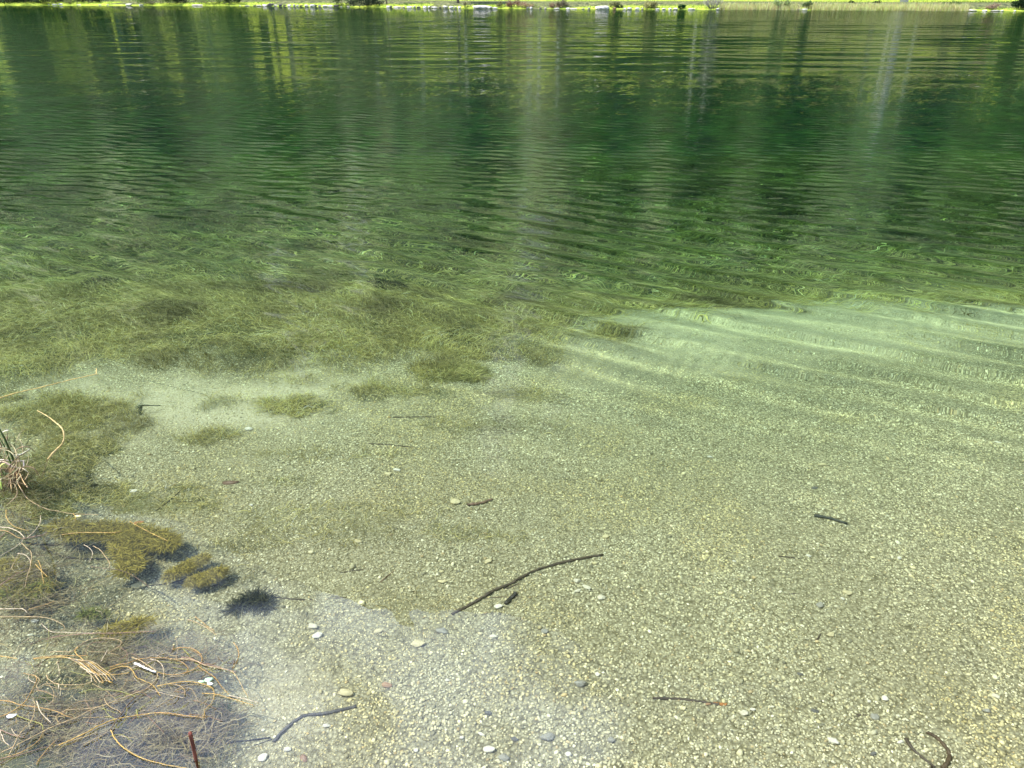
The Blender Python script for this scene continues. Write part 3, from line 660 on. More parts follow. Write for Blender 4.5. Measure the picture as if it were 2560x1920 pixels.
# ---------------------------------------------------------------- single things in and on the shallow water
T1 = lambda a, b: (a * .07776, 360 + b * .07776)
T2 = lambda a, b: (a * .07776, 488 + b * .07776)
T3 = lambda a, b: (a * .09164, 616 + b * .09164)
T4 = lambda a, b: (132 + a * .09164, 616 + b * .09164)
Z1 = lambda a, b: (a * .1555, 256 + b * .1555)
Z2 = lambda a, b: (340 + a * .1555, 256 + b * .1555)
Z3 = lambda a, b: (680 + a * .1555, 256 + b * .1555)
Z4 = lambda a, b: (a * .1555, 512 + b * .1555)
Z5 = lambda a, b: (340 + a * .1555, 512 + b * .1555)
Z6 = lambda a, b: (680 + a * .1555, 512 + b * .1555)
def spline(P, m=6):
    P = np.array(P, float)
    if len(P) == 2: return np.linspace(P[0], P[1], m)
    Q = np.concatenate([[2 * P[0] - P[1]], P, [2 * P[-1] - P[-2]]]); out = []
    for i in range(len(P) - 1):
        p0, p1, p2, p3 = Q[i:i + 4]
        for t in np.linspace(0, 1, m, endpoint=False):
            out.append(.5 * ((2 * p1) + (-p0 + p2) * t + (2 * p0 - 5 * p1 + 4 * p2 - p3) * t * t + (-p0 + 3 * p1 - 3 * p2 + p3) * t ** 3))
    out.append(P[-1]); return np.array(out)
COL = {'tan': (.30, .22, .11), 'orange': (.28, .17, .055), 'pale': (.38, .31, .21), 'red': (.20, .12, .08), 'green': (.20, .20, .05), 'brown': (.11, .075, .045), 'gold': (.36, .235, .065)}
GS = 'floating stems in the tangle at lower left'
def stem(T, pts, col, label, r0=.0017, r1=.0009, z=.004, name='dry_vine', cat='vine', group=GS, mat=None, k=6, bed=False, twigs=0, seed=None):
    """pts: pixel points (u, v[, z]); z above the water, or on the bed"""
    W = []
    for p in pts:
        a, b = T(p[0], p[1])
        if bed: q = onbed(a, b, r0 * 1.0 + (p[2] if len(p) > 2 else 0))
        else: q = at(a, b, p[2] if len(p) > 2 else z)
        W.append(q[:])
    r0 *= .78; W = spline(W, 7); n = len(W); sd = seed or (len(bpy.data.objects))
    r = np.random.default_rng(sd)
    W = W + r.normal(0, min(r0 * .25, .0006), W.shape)
    R = np.linspace(r0, r1, n) * (1 + .12 * r.normal(0, 1, n)); R[::7] *= 1.25 if r0 < .003 else 1.05
    o0 = Vector(W[0]); mb = MB(); co, q, t_ = tube(W - W[0], R, k, .05, sd)
    c = np.array(COL[col]) if isinstance(col, str) else np.array(col)
    ring = np.repeat(c[None], n, 0) * (1 + .18 * r.normal(0, 1, (n, 1))); ring = np.clip(ring, .01, .85)
    cc = np.concatenate([np.repeat(ring, k, 0), ring[:1], ring[-1:]])
    mb.add(co, q, t_, cc)
    for i in range(twigs):
        j = r.integers(2, n - 1); d = (W[j] - W[j - 1]); d /= np.linalg.norm(d) + 1e-9; sd_ = np.array([-d[1], d[0], 0]) * r.choice([-1, 1])
        e = W[j] + (d * .5 + sd_) * r.uniform(8, 22) * r0; co, q, t_ = tube([W[j] - W[0], e - W[0]], [R[j] * .6, R[j] * .25], 4); mb.add(co, q, t_, ring[j])
    o = mb.build(name, mat or M_stem, under=True, loc=o0)
    return tag(o, label, cat, group)
LS = 'thin dry stem lying among the others in the tangle at lower left'
# ---- the floating tangle (traced)
stem(T3, [(0, 1100), (120, 1050), (260, 950), (340, 830), (395, 720), (390, 660), (330, 640), (260, 625)], 'orange', 'orange brown stem bent in a hook at the left of the tangle', .0022)
stem(T3, [(410, 790), (400, 760), (430, 700), (400, 660), (350, 640)], 'tan', 'short tan stem hugging the bent orange hook stem', .0018)
stem(T3, [(320, 640), (310, 680), (350, 715), (400, 730)], 'pale', 'tiny pale curl of stem inside the hook at the left of the tangle', .0014)
stem(T3, [(410, 800), (470, 750), (560, 735), (640, 735)], 'tan', 'tan stem that continues the hook towards the middle of the tangle', .0014)
stem(T3, [(510, 650), (530, 690), (620, 740), (760, 752), (900, 745), (1000, 720)], 'tan', 'tan stem sagging in a wide bowl below the middle of the tangle', .0017)
stem(T3, [(1000, 720), (990, 640), (940, 600)], 'pale', 'short pale stem rising from the right end of the bowl shaped stem', .0012)
stem(T3, [(370, 470), (520, 455), (700, 450), (820, 480), (930, 560), (1010, 610), (1130, 635), (1300, 635), (1410, 620)], 'gold', 'golden stem running along the top of the bundle into the middle', .0022)
stem(T3, [(360, 462), (520, 440), (720, 432), (960, 432)], 'orange', 'straight orange stem at the top of the bundle', .0019)
stem(T3, [(550, 395), (640, 388), (770, 390), (840, 340), (950, 270), (1100, 242), (1250, 250), (1320, 275), (1310, 320), (1250, 360), (1180, 410)], 'tan', 'large open loop of stem above the bundle', .0020)
stem(T3, [(850, 340), (820, 380), (840, 420), (900, 470), (980, 560), (1060, 680), (1130, 735)], 'gold', 'golden stem falling from the big loop down through the bundle', .0021)
for i, (dx, cl) in enumerate([(0, 'tan'), (40, 'pale'), (80, 'orange'), (120, 'tan'), (155, 'pale'), (190, 'gold'), (230, 'tan')]):
    stem(T3, [(720 + dx * .7, 450 + i * 6), (830 + dx * .8, 500), (930 + dx, 580 + 4 * i), (1000 + dx, 650), (1060 + dx * .9, 735 - i * 6)], cl, ORD[i] + ' of the fanned stems in the middle bundle counted from the left', .0016, z=.004 + .003 * i)
stem(T3, [(880, 550), (960, 600), (1080, 640), (1180, 630)], 'pale', 'pale split stem crossing the fanned stems', .0026)
stem(T3, [(1230, 725), (1180, 710), (1160, 660), (1190, 600), (1300, 555), (1400, 555), (1450, 600), (1490, 670), (1560, 700), (1660, 750), (1710, 810), (1750, 870)], 'gold', 'long golden stem with an s bend from the middle bundle to its right', .0023)
stem(T3, [(1200, 560), (1290, 530), (1400, 515), (1500, 475), (1620, 460), (1760, 455), (1877, 468), (1980, 500), (2050, 560), (2040, 600), (1990, 625)], 'orange', 'orange stem arching to the right into a hook', .0020)
stem(T3, [(1440, 450), (1520, 480), (1600, 530), (1690, 590), (1720, 640), (1700, 700), (1640, 760), (1560, 810), (1400, 870), (1250, 930), (1090, 985), (960, 1010), (720, 1020)], 'tan', 'very long tan stem that turns back under the right half of the tangle', .0020)
stem(T3, [(1470, 515), (1540, 545), (1620, 580), (1700, 610)], (.60, .55, .47), 'broad bleached piece of stem, the whitest in the tangle', .0050, .0022, z=.008)
stem(T3, [(1640, 470), (1720, 490), (1770, 540), (1785, 600), (1785, 670)], 'pale', 'pale stem dropping in a small arc right of the bleached piece', .0014)
stem(T4, [(440, 370), (520, 345), (640, 350), (730, 400), (765, 460), (740, 530), (660, 590), (520, 635), (400, 640), (280, 615)], 'orange', 'round orange loop at the right of the tangle', .0022)
stem(T4, [(560, 360), (600, 400), (640, 450)], 'green', 'short greenish stem inside the round orange loop', .0018)
stem(T4, [(460, 320), (440, 370), (420, 400)], 'brown', 'short dark brown stub at the top of the round orange loop', .0036)
stem(T4, [(420, 470), (600, 470), (700, 490), (800, 540), (960, 570), (1080, 600), (1150, 670), (1210, 790), (1265, 880)], 'tan', 'stiff tan stem leaning down at the right edge of the tangle', .0022)
stem(T4, [(540, 450), (640, 460), (760, 520), (900, 545), (1050, 590), (1140, 610)], 'red', 'dull red stem beside the stiff tan one at the right edge', .0020)
stem(T4, [(720, 545), (800, 600), (900, 670), (980, 770), (1060, 860)], 'orange', 'orange stem slanting down right from the round loop', .0018)
stem(T4, [(1110, 290), (1150, 350), (1165, 420), (1140, 500), (1100, 570)], 'orange', 'orange arc of stem standing apart above the right edge', .0020)
stem(T4, [(1090, 580), (1110, 520), (1115, 460)], 'brown', 'dark thin stem beside the lone orange arc', .0018)
stem(T4, [(610, 40), (700, 70), (800, 120), (860, 160), (930, 210)], 'tan', 'straight pale tan stem above the lone orange arc', .0018)
stem(T4, [(690, 10), (760, 60), (830, 120), (900, 160)], 'orange', 'orange stem crossing the straight tan one above the arc', .0016)
stem(T4, [(280, 765), (420, 735), (600, 715), (720, 730), (840, 765), (890, 810), (895, 880), (860, 960), (800, 1020), (785, 1100)], 'gold', 'wide golden arch around the pale green leaves', .0018)
stem(T4, [(420, 740), (520, 760), (575, 810), (575, 860)], 'tan', 'thin tan branch inside the wide golden arch', .0013)
stem(T4, [(765, 845), (900, 850), (1050, 890), (1200, 935), (1330, 975)], 'gold', 'golden stem pointing out to the gravel on the right', .0018)
stem(T4, [(1060, 865), (1160, 890), (1270, 915), (1380, 945)], 'pale', 'pale stem lying above the golden one that points to the gravel', .0018)
stem(T4, [(245, 1053), (400, 1062), (560, 1085), (700, 1100), (815, 1115)], 'orange', 'knobbly orange stem ending above the red stick', .0023)
stem(T3, [(640, 1410), (800, 1340), (1000, 1240), (1060, 1205), (1250, 1130), (1450, 1090), (1600, 1070), (1700, 1055)], 'gold', 'straight golden stem joining the knobbly orange one from the left', .0026, z=.006)
stem(T3, [(1210, 1235), (1250, 1170), (1330, 1060), (1400, 960), (1500, 870), (1600, 800), (1680, 740)], 'brown', 'brown stem rising steeply to the right from the fork', .0024, z=.008)
stem(T3, [(1210, 1240), (1250, 1330), (1340, 1430), (1480, 1520), (1640, 1580), (1877, 1635), (2040, 1660)], 'gold', 'long golden stem bowing down right from the fork to the frame edge', .0022)
stem(T3, [(10, 1490), (200, 1400), (480, 1255), (640, 1180), (830, 1110), (1000, 1020), (1150, 970)], 'tan', 'long straight tan stem crossing the lower tangle from the left edge', .0020, z=.008)
stem(T3, [(0, 1560), (200, 1500), (330, 1430), (420, 1360), (480, 1260)], 'orange', 'curved orange stem joining the long straight one near the left edge', .0020)
stem(T3, [(100, 1515), (150, 1420), (200, 1310), (280, 1210), (340, 1150), (380, 1030), (380, 950), (360, 900)], 'tan', 'upright tan stem crossing two others near the left edge', .0020, z=.012)
stem(T3, [(0, 920), (120, 935), (200, 965), (360, 990), (520, 1015), (640, 1050), (720, 1090), (800, 1110)], 'orange', 'orange stem running right from the left edge through the hook stem', .0022, z=.010)
stem(T3, [(180, 1085), (300, 1130), (450, 1180), (465, 1245)], 'green', 'yellow green forked stem right of the small white leaf', .0017)
stem(T3, [(0, 1240), (30, 1330), (60, 1380), (100, 1415)], 'pale', 'short pale stem curving down at the left frame edge', .0018)
stem(T3, [(10, 1245), (150, 1300), (270, 1325)], 'red', 'reddish straight stem at the left frame edge below the white leaf', .0016)
stem(T3, [(400, 930), (440, 1040), (500, 1110), (560, 1165)], 'pale', 'pale striped stem crossing the orange stem near the hook', .0020, z=.013)
stem(T3, [(720, 1030), (650, 1060), (610, 1110), (640, 1165)], 'tan', 'small c shaped tan stem in the lower tangle', .0017)
stem(T3, [(860, 840), (1000, 800), (1150, 800), (1300, 820), (1400, 850), (1480, 880)], 'green', 'low yellow green arch in the middle of the tangle', .0016)
stem(T3, [(1140, 900), (1160, 950), (1220, 1000), (1290, 1030), (1320, 1060)], 'tan', 'tan curl right of the long straight stem', .0015)
stem(T3, [(590, 1420), (760, 1370), (950, 1310), (1060, 1270)], 'tan', 'faint tan stem below the straight golden one', .0013)
stem(T3, [(910, 1405), (1000, 1360), (1100, 1310), (1170, 1265)], 'tan', 'short tan stem reaching the fork from below left', .0014)
stem(T3, [(0, 1560), (200, 1520), (420, 1450), (560, 1410), (620, 1350), (690, 1320)], 'brown', 'dark brown stem with a knee at the lower left', .0024)
stem(T3, [(400, 1620), (430, 1560), (520, 1450), (600, 1360)], 'orange', 'orange side stem dropping from the dark brown knee', .0018)
stem(T3, [(1470, 1060), (1560, 990), (1640, 930), (1700, 870)], 'green', 'green stem slanting up above the knobbly orange one', .0014)
stem(T3, [(1490, 1020), (1500, 1070), (1510, 1110)], 'green', 'tiny green upright shoot on the knobbly orange stem', .0022)
stem(T3, [(640, 750), (645, 790)], 'pale', 'tiny pale stub hanging under the bowl shaped stem', .0024)
stem(T3, [(1105, 495), (1140, 430), (1175, 370)], 'pale', 'short pale stick lying free inside the large open loop', .0020)
stem(T3, [(0, 435), (100, 450), (190, 465)], 'gold', 'golden stem at the left frame edge above the hook', .0020)
stem(T3, [(0, 5), (250, 8), (450, 12), (580, 40), (690, 100), (700, 140), (660, 160)], 'tan', 'thin tan stem curling above the large open loop', .0016)
stem(T3, [(450, 80), (500, 130), (560, 170), (700, 178), (850, 185), (1100, 185)], 'pale', 'long thin pale stem above the large open loop', .0014)
stem(T3, [(500, 260), (640, 220), (800, 205), (1000, 190), (1300, 185), (1700, 165)], 'red', 'long reddish stem above the large open loop', .0016)
stem(T3, [(330, 310), (500, 245), (640, 215)], 'brown', 'brown end of stem left of the long reddish one', .0018)
stem(T3, [(0, 1610), (60, 1580), (110, 1550)], 'brown', 'short dark stem in the bottom left corner', .0026)
r_ = np.random.default_rng(77)
for i in range(150):                      # the hair-thin ones nothing tells apart
    u0, v0 = r_.uniform(0, 2400), r_.uniform(380, 1350); an = r_.normal(-.35, .5); l = r_.uniform(120, 420); bd = r_.normal(0, .35)
    if u0 > 1700 and v0 > 1100: continue
    stem(T3, [(u0, v0), (u0 + l * .5 * math.cos(an), v0 + l * .5 * math.sin(an)), (u0 + l * math.cos(an + bd), v0 + l * math.sin(an + bd))],
         ['tan', 'red', 'brown', 'pale', 'green'][i % 5], 'hair thin dry stem lost in the tangle at lower left', .0009, .0006, z=.001 if i % 3 else -.03, group='hair thin stems in the tangle')
# ---- stems further up the left edge
stem(T2, [(280, 20), (330, 110), (450, 200), (600, 270), (760, 300), (930, 330), (1270, 345)], 'tan', 'long thin stem trailing right from the reed clump at the left edge', .0018, z=.002, group=None)
stem(T2, [(80, 280), (80, 370), (140, 460), (220, 510), (370, 550)], 'gold', 'golden stem curving down right below the reed clump', .0018, group=None)
stem(T2, [(350, 640), (430, 570), (500, 480), (520, 420), (520, 355)], 'pale', 'pale stem standing up out of the water below the reed clump', .0020, z=.02, group=None)
stem(T2, [(0, 505), (120, 515), (230, 560), (300, 620), (300, 660), (210, 750), (60, 840), (0, 880)], 'pale', 'pale loop of stem at the left edge below the reed clump', .0024, group=None)
stem(T2, [(300, 650), (440, 625), (560, 600), (605, 565)], 'red', 'reddish stem reaching right from the pale loop at the left edge', .0022, group=None)
stem(T2, [(0, 540), (100, 560), (220, 630), (300, 655)], 'orange', 'orange stem passing through the pale loop at the left edge', .0022, group=None)
stem(T2, [(0, 640), (40, 600), (60, 570)], 'red', 'short red twig inside the pale loop at the left edge', .0024, group=None)
stem(T2, [(280, 710), (340, 770), (400, 830), (400, 940), (385, 1030), (350, 1130), (320, 1270)], 'tan', 'tan stem hanging down between the two loops at the left edge', .0018, group=None)
stem(T2, [(230, 840), (320, 860), (380, 920), (390, 960)], 'pale', 'small pale arc at the left edge below the loop', .0018, group=None)
stem(T2, [(455, 980), (520, 1050), (610, 1140)], 'gold', 'golden twig slanting down right near the left edge', .0017, group=None)
stem(T2, [(490, 930), (520, 1000), (540, 1110), (560, 1220)], 'gold', 'golden twig crossing the slanting one near the left edge', .0015, group=None)
stem(T2, [(140, 1040), (190, 940), (240, 850)], 'tan', 'short tan twig left of the small pale arc', .0015, group=None)
stem(T2, [(0, 1250), (130, 1160), (230, 1100), (380, 1045)], 'red', 'red brown twig at the left edge beside the ochre weed mat', .0018, twigs=3, group=None)
stem(T2, [(800, 600), (950, 580), (1150, 572), (1350, 575), (1490, 570), (1555, 550)], 'gold', 'golden stem floating flat over the long ochre weed mat', .0019, group=None)
stem(T2, [(1670, 430), (1850, 530), (2030, 620), (2160, 680)], 'gold', 'golden stem slanting over the right end of the long ochre weed mat', .0013, z=.001, group=None)
stem(T2, [(310, 425), (430, 465), (560, 485), (720, 490), (735, 535)], 'green', 'yellow green stem left of the long ochre weed mat', .0016, group=None)
stem(T2, [(940, 330), (970, 370), (965, 420)], 'gold', 'tiny golden hook above the long ochre weed mat', .0016, group=None)
stem(T2, [(1200, 745), (1290, 800), (1370, 900), (1410, 970), (1400, 1030)], 'tan', 'tan arc of stem below the long ochre weed mat', .0019, group=None)
stem(T2, [(1080, 730), (1160, 780), (1190, 850), (1150, 950)], 'pale', 'short pale arc left of the tan arc below the ochre mat', .0014, group=None)
stem(T2, [(1170, 1020), (1350, 1045), (1530, 1065), (1680, 1120), (1850, 1230), (1930, 1290)], 'red', 'reddish stem from the tan arc towards the large pale stone', .0020, z=-.01, group=None)
stem(T2, [(0, 1555), (150, 1555), (290, 1555), (350, 1600)], 'pale', 'straight pale stem at the left edge above the tangle', .0022, group=None)
stem(T2, [(370, 1560), (560, 1510), (700, 1455)], 'orange', 'orange stem lying above the tangle near the left edge', .0015, group=None)
# ---- reeds at the left edge
stem(T1, [(-60, 520, .30), (0, 490, .27), (230, 418, .22), (560, 343, .15), (900, 257, .08), (1225, 183, .02), (1236, 178, .02), (1240, 110, .03)], (.62, .46, .17), 'long golden reed stalk reaching in low over the water from the left edge', .0042, .0018, name='bent_reed', cat='reed', group=None)
stem(T1, [(480, 650, .02), (600, 715, .06), (700, 790, .10), (790, 870, .12), (825, 960, .10), (810, 1060, .07), (750, 1130, .04), (680, 1200, .02), (600, 1300, -.01)], (.46, .34, .14), 'bent yellow reed leaf arching in a question mark over the water', .0022, .0052, name='bent_reed', cat='reed', group=None)
stem(T1, [(690, 1210, .0), (640, 1300, -.03), (610, 1440, -.06), (570, 1620, -.09)], 'tan', 'pale sunken part of a reed stem below the bent yellow leaf', .0034, .0030, name='bent_reed', cat='reed', group=None)
def blade_strip(T, pts, wd, col, name, parent=None, loc0=None, mat=None):
    W = spline([at(*T(p[0], p[1]), p[2])[:] for p in pts], 6); n = len(W)
    d = np.gradient(W, axis=0); d /= np.linalg.norm(d, axis=1)[:, None] + 1e-9
    side = np.cross(d, [0.25, -.9, .35]); side /= np.linalg.norm(side, axis=1)[:, None] + 1e-9; up = np.cross(side, d)
    ww = wd * np.sin(np.linspace(.5, math.pi, n)) ** .5; ww[-1] = wd * .05
    W = W - np.array(loc0)
    L_, R_s, M1, M2 = W - side * ww[:, None], W + side * ww[:, None], W + up * ww[:, None] * .35, W + up * ww[:, None] * .25 - up * .0008
    co = np.stack([L_, M1, R_s, M2], 1).reshape(-1, 3); f = []
    for i in range(n - 1):
        for j in range(4): f.append((i * 4 + j, i * 4 + (j + 1) % 4, i * 4 + 4 + (j + 1) % 4, i * 4 + 4 + j))
    mb = MB(); mb.add(co, np.array(f), None, np.array(col)); return mb.build(name, mat or M_stem, parent, under=True)
base_ = onbed(15, 478); root = empty('reed_clump', base_[:]); b0 = base_[:]
tag(root, 'clump of dark green reed blades and dry leaves on brown roots at the left edge', 'reed clump')
blade_strip(T1, [(215, 1420, -.02), (150, 1230, .10), (80, 1060, .22), (0, 900, .34), (-80, 760, .44)], .0065, (.035, .075, .02), 'green_blade', root, b0)
blade_strip(T1, [(170, 1420, -.02), (120, 1280, .08), (60, 1120, .18), (-30, 960, .30)], .0045, (.05, .10, .03), 'green_blade', root, b0)
blade_strip(T1, [(-60, 880, .2), (0, 880, .18), (60, 888, .15), (112, 902, .13)], .0035, (.78, .74, .62), 'dry_leaf', root, b0)
blade_strip(T1, [(112, 902, .13), (60, 915, .10), (20, 935, .07)], .0022, (.70, .66, .54), 'dry_leaf', root, b0)
blade_strip(T1, [(-60, 1110, .14), (60, 1120, .12), (150, 1160, .09), (225, 1215, .06)], .0034, (.66, .66, .42), 'dry_leaf', root, b0)
blade_strip(T1, [(150, 1225, .04), (260, 1215, .03), (340, 1170, .05), (385, 1135, .06)], .0022, (.60, .58, .46), 'dry_leaf', root, b0)
blade_strip(T1, [(-40, 1280, .08), (80, 1290, .07), (200, 1300, .05), (325, 1295, .04)], .0038, (.72, .58, .47), 'dry_leaf', root, b0)
blade_strip(T1, [(300, 1300, .04), (305, 1340, .03), (300, 1385, .02)], .0040, (.70, .55, .44), 'dry_leaf', root, b0)
blade_strip(T1, [(-20, 1310, .06), (70, 1320, .05), (160, 1370, .03), (240, 1380, .02)], .0045, (.62, .46, .36), 'dry_leaf', root, b0)
blade_strip(T1, [(230, 1390, .02), (300, 1400, .03), (365, 1445, .03)], .0030, (.66, .55, .42), 'dry_leaf', root, b0)
blade_strip(T1, [(-30, 1420, .04), (20, 1350, .07), (70, 1325, .08)], .0035, (.62, .68, .20), 'dry_leaf', root, b0)
blade_strip(T1, [(20, 1660, .0), (10, 1560, .05), (0, 1440, .10)], .0030, (.40, .55, .12), 'green_blade', root, b0)
r_ = np.random.default_rng(15)
for i in range(64):
    u0, v0 = r_.normal(60, 110), r_.uniform(1080, 1650); an = r_.normal(1.2, .8); l = r_.uniform(120, 420); hz = r_.uniform(.03, .20)
    if u0 > 330: continue
    bd = r_.normal(0, .5)
    blade_strip(T1, [(u0, v0, .0), (u0 + l * .35 * math.cos(an), v0 - l * .35 * math.sin(an), hz * .8), (u0 + l * .7 * math.cos(an + bd * .5), v0 - l * .7 * math.sin(an + bd * .5), hz), (u0 + l * math.cos(an + bd), v0 - l * math.sin(an + bd) + 15, hz * .6)], r_.uniform(.0012, .0030),
                [(.34, .28, .15), (.24, .17, .09), (.13, .085, .045), (.40, .35, .20), (.06, .09, .025)][i % 5], 'green_blade' if i % 5 == 4 else 'dry_leaf', root, b0)
mb = MB(); r_ = np.random.default_rng(5)
for i in range(150):
    a, b = T1(r_.uniform(-60, 370), 1400 + r_.uniform(0, 420)); s0 = at(*T1(r_.normal(170, 40), 1400), .0)
    e = onbed(a, b, .01) if r_.random() < .7 else at(a, b, -.01); md = (s0 + e) / 2 + Vector(r_.normal(0, .012, 3)); md.z = min(md.z, .01)
    co, q, t_ = tube(np.array([s0[:], md[:], e[:]]) - np.array(b0), [.0024, .0018, .0008], 4)
    mb.add(co, q, t_, np.array([(.10, .06, .03), (.17, .10, .05), (.07, .045, .025), (.22, .16, .08)][i % 4]))
mb.build('roots', M_stem, root, under=True)
for pts in ([(190, 1440, 0), (140, 1500, 0), (140, 1600, 0), (150, 1700, -.01)], [(215, 1450, 0), (220, 1560, 0), (265, 1650, 0), (330, 1750, -.01)], [(240, 1430, 0), (300, 1560, 0), (355, 1640, 0)], [(370, 1445, .02), (345, 1500, .01), (320, 1540, 0)]):
    W = spline([at(*T1(p[0], p[1]), p[2] + .004)[:] for p in pts], 6) - np.array(b0); mb = MB(); co, q, t_ = tube(W, .0016, 5); mb.add(co, q, t_, (.60, .42, .22)); mb.build('root_stem', M_stem, root, under=True)
# ---- weed mats and clumps
def clump(name, T, path, wpx, label, cols, n, L, wd, h, z=None, group=None, cat='water weed', thx=0.0, spread=.6):
    r = np.random.default_rng(len(bpy.data.objects)); P = []; Q = [T(*p) for p in path]
    W = [(at(a, b, z) if z is not None else onbed(a, b)) for a, b in Q]; mpp = (at(Q[0][0] + 10, Q[0][1], 0) - at(Q[0][0], Q[0][1], 0)).length / 10
    W = spline([p[:] for p in W], 8); hw = wpx * mpp
    j = r.integers(0, len(W), n); prof = np.sin(np.linspace(.25, math.pi - .15, len(W))) ** .5
    ang = r.uniform(0, 6.283, n); rr = np.sqrt(r.uniform(0, 1, n)) * hw * prof[j]
    x = W[j, 0] + np.cos(ang) * rr; y = W[j, 1] + np.sin(ang) * rr; o0 = W[0].copy()
    zb = (-depth(x, y) + .004) if z is None else np.full(n, z - .02) - r.uniform(0, .03, n)
    c = np.array(cols)[r.integers(0, len(cols), n)] * r.uniform(.7, 1.3, (n, 1))
    co, f, cc = strands(x, y, L * r.uniform(.5, 1.3, n), wd * r.uniform(.7, 1.4, n), h * r.uniform(.2, 1, n), thx + r.normal(0, spread, n) + np.where(r.random(n) < .5, 0, math.pi), r.normal(0, 1.2, n), np.clip(c, .01, .8), zb=zb, k=4, seed=n)
    mb = MB(); mb.add(co - o0, f, None, cc); o = mb.build(name, M_weed, smooth=False, under=True, loc=tuple(o0)); tag(o, label, cat, group); return o
OC = [(.38, .31, .06), (.28, .23, .05), (.46, .38, .09), (.20, .165, .04)]; GN = [(.22, .24, .05), (.30, .31, .08), (.14, .16, .04)]; DK = [(.05, .055, .03), (.09, .09, .045), (.035, .04, .02)]; GY = [(.34, .32, .2), (.24, .23, .14), (.42, .4, .26), (.16, .16, .1)]
clump('weed_mat', T2, [(760, 520), (1000, 590), (1400, 590), (1750, 640), (2050, 700), (2180, 740)], 13, 'long ochre yellow weed mat drifting right under the surface at the left', OC, 9500, .05, .0013, .03, z=-.06)
clump('weed_mat', T2, [(1500, 800), (1650, 900), (1700, 1000), (1600, 1090)], 8, 'brownish tail of weed hanging below the long ochre mat', OC, 1400, .05, .0018, .02, z=-.05)
clump('weed_mat', T2, [(-50, 1080), (120, 1130), (300, 1200), (520, 1180)], 13, 'ochre weed mat at the left edge', OC, 7000, .05, .0013, .03, z=-.06)
clump('weed_mat', T2, [(60, 1420), (200, 1380), (350, 1420), (480, 1330), (600, 1290)], 8, 'feathery green ochre weed below the mat at the left edge', OC + GN, 1900, .05, .0018, .03, z=-.04)
clump('weed_mat', Z4, [(1090, 440), (1170, 400), (1260, 350), (1320, 320)], 5.2, 'upper of the two finger shaped ochre weed lumps', OC, 3600, .032, .0012, .02, z=-.08, spread=.9)
clump('weed_mat', Z4, [(1240, 470), (1300, 460), (1380, 430), (1430, 405)], 5.2, 'lower of the two finger shaped ochre weed lumps', OC, 3400, .032, .0012, .02, z=-.08, spread=.9)
clump('weed_tuft', Z4, [(540, 670), (600, 665), (680, 675)], 2.0, 'small bright green weed tuft between the weed mats and the blue reflection', GN, 500, .035, .0011, .03, z=-.05)
clump('weed_tuft', Z4, [(880, 880), (960, 875), (1030, 885)], 2.0, 'small green weed tuft above the right half of the tangle', GN, 500, .035, .0011, .03, z=-.05)
clump('weed_tuft', Z4, [(250, 1190), (310, 1185)], 2.6, 'tiny yellow green weed tuft inside the left of the tangle', GN, 450, .02, .0014, .015, z=-.01)
clump('weed_tuft', Z4, [(1380, 1260), (1450, 1265)], 2.0, 'small dark green weed tuft right of the wide golden arch', [(.07, .09, .03)], 600, .03, .0016, .02, z=-.02)
clump('weed_tuft', Z4, [(700, 760), (820, 730), (930, 700)], 3.2, 'thin olive weed plume above the large open loop', OC, 800, .05, .0014, .015, z=-.02)
clump('weed_or_shadow_clump', Z4, [(1510, 640), (1580, 590), (1650, 555), (1700, 590), (1690, 630)], 3.4, 'dark strands standing in for a shadow alone on the gravel', DK, 550, .055, .0020, .03, cat='weed clump', spread=.8)  # a shadow on the bed, built as dark strands
clump('weed_or_shadow_clump', Z2, [(230, 190), (310, 215), (380, 210)], 9, 'dark rounded bush of water weed in the deeper water', DK, 2600, .10, .004, .14, cat='weed clump', spread=1.4)
clump('weed_or_shadow_clump', Z2, [(620, 790), (720, 740), (800, 745), (860, 780)], 6, 'combed olive weed hummock at the edge of the gravel', [(.30, .29, .10), (.42, .40, .16), (.18, .18, .07)], 3600, .12, .0022, .04, cat='weed clump', thx=-.2, spread=.25)
clump('weed_or_shadow_clump', Z1, [(580, 200), (680, 190)], 4, 'dark weed clump in a hollow of the weed carpet at upper left', DK, 900, .14, .004, .08, cat='weed clump', spread=1.4)
# fine grey weed under the tangle is part of the carpet; one plume stands apart
clump('weed_plume', T4, [(-250, 1320), (0, 1290), (250, 1260), (480, 1230), (590, 1200)], 11, 'grey feathery weed plume below the knobbly orange stem', GY, 4200, .035, .0011, .04, z=-.05, spread=1.2)
# ---- matted dry grass no one could count, floating under and around the tangle and the reed clump
r_ = np.random.default_rng(55); P = []
while len(P) < 6200:
    k_ = r_.random()
    if k_ < .72: a, b = T3(r_.normal(1150, 700), r_.normal(880, 330))
    elif k_ < .88: a, b = r_.normal(4, 26), r_.normal(490, 40)
    else: a, b = r_.normal(20, 35), r_.normal(590, 30)
    if a > 240 or b > 790 or a < -60: continue
    p = at(a, b, 0)
    if fbm(p.x, p.y, .12, 57) > .38 + .2 * r_.random(): P.append((p.x, p.y))
P = np.array(P); n_ = len(P); o0 = np.array([P[0, 0], P[0, 1], 0])
cl_ = np.array([(.28, .22, .10), (.16, .115, .055), (.36, .30, .17), (.09, .065, .035), (.22, .19, .08)])[r_.integers(0, 5, n_)] * r_.uniform(.6, 1.3, (n_, 1))
co, f, cc = strands(P[:, 0], P[:, 1], r_.uniform(.03, .13, n_), r_.uniform(.0005, .0013, n_), np.full(n_, .01), r_.normal(.35, .7, n_) + np.where(r_.random(n_) < .5, 0, math.pi), r_.normal(0, .9, n_), cl_, zb=-r_.uniform(.012, .05, n_), k=5, seed=58)
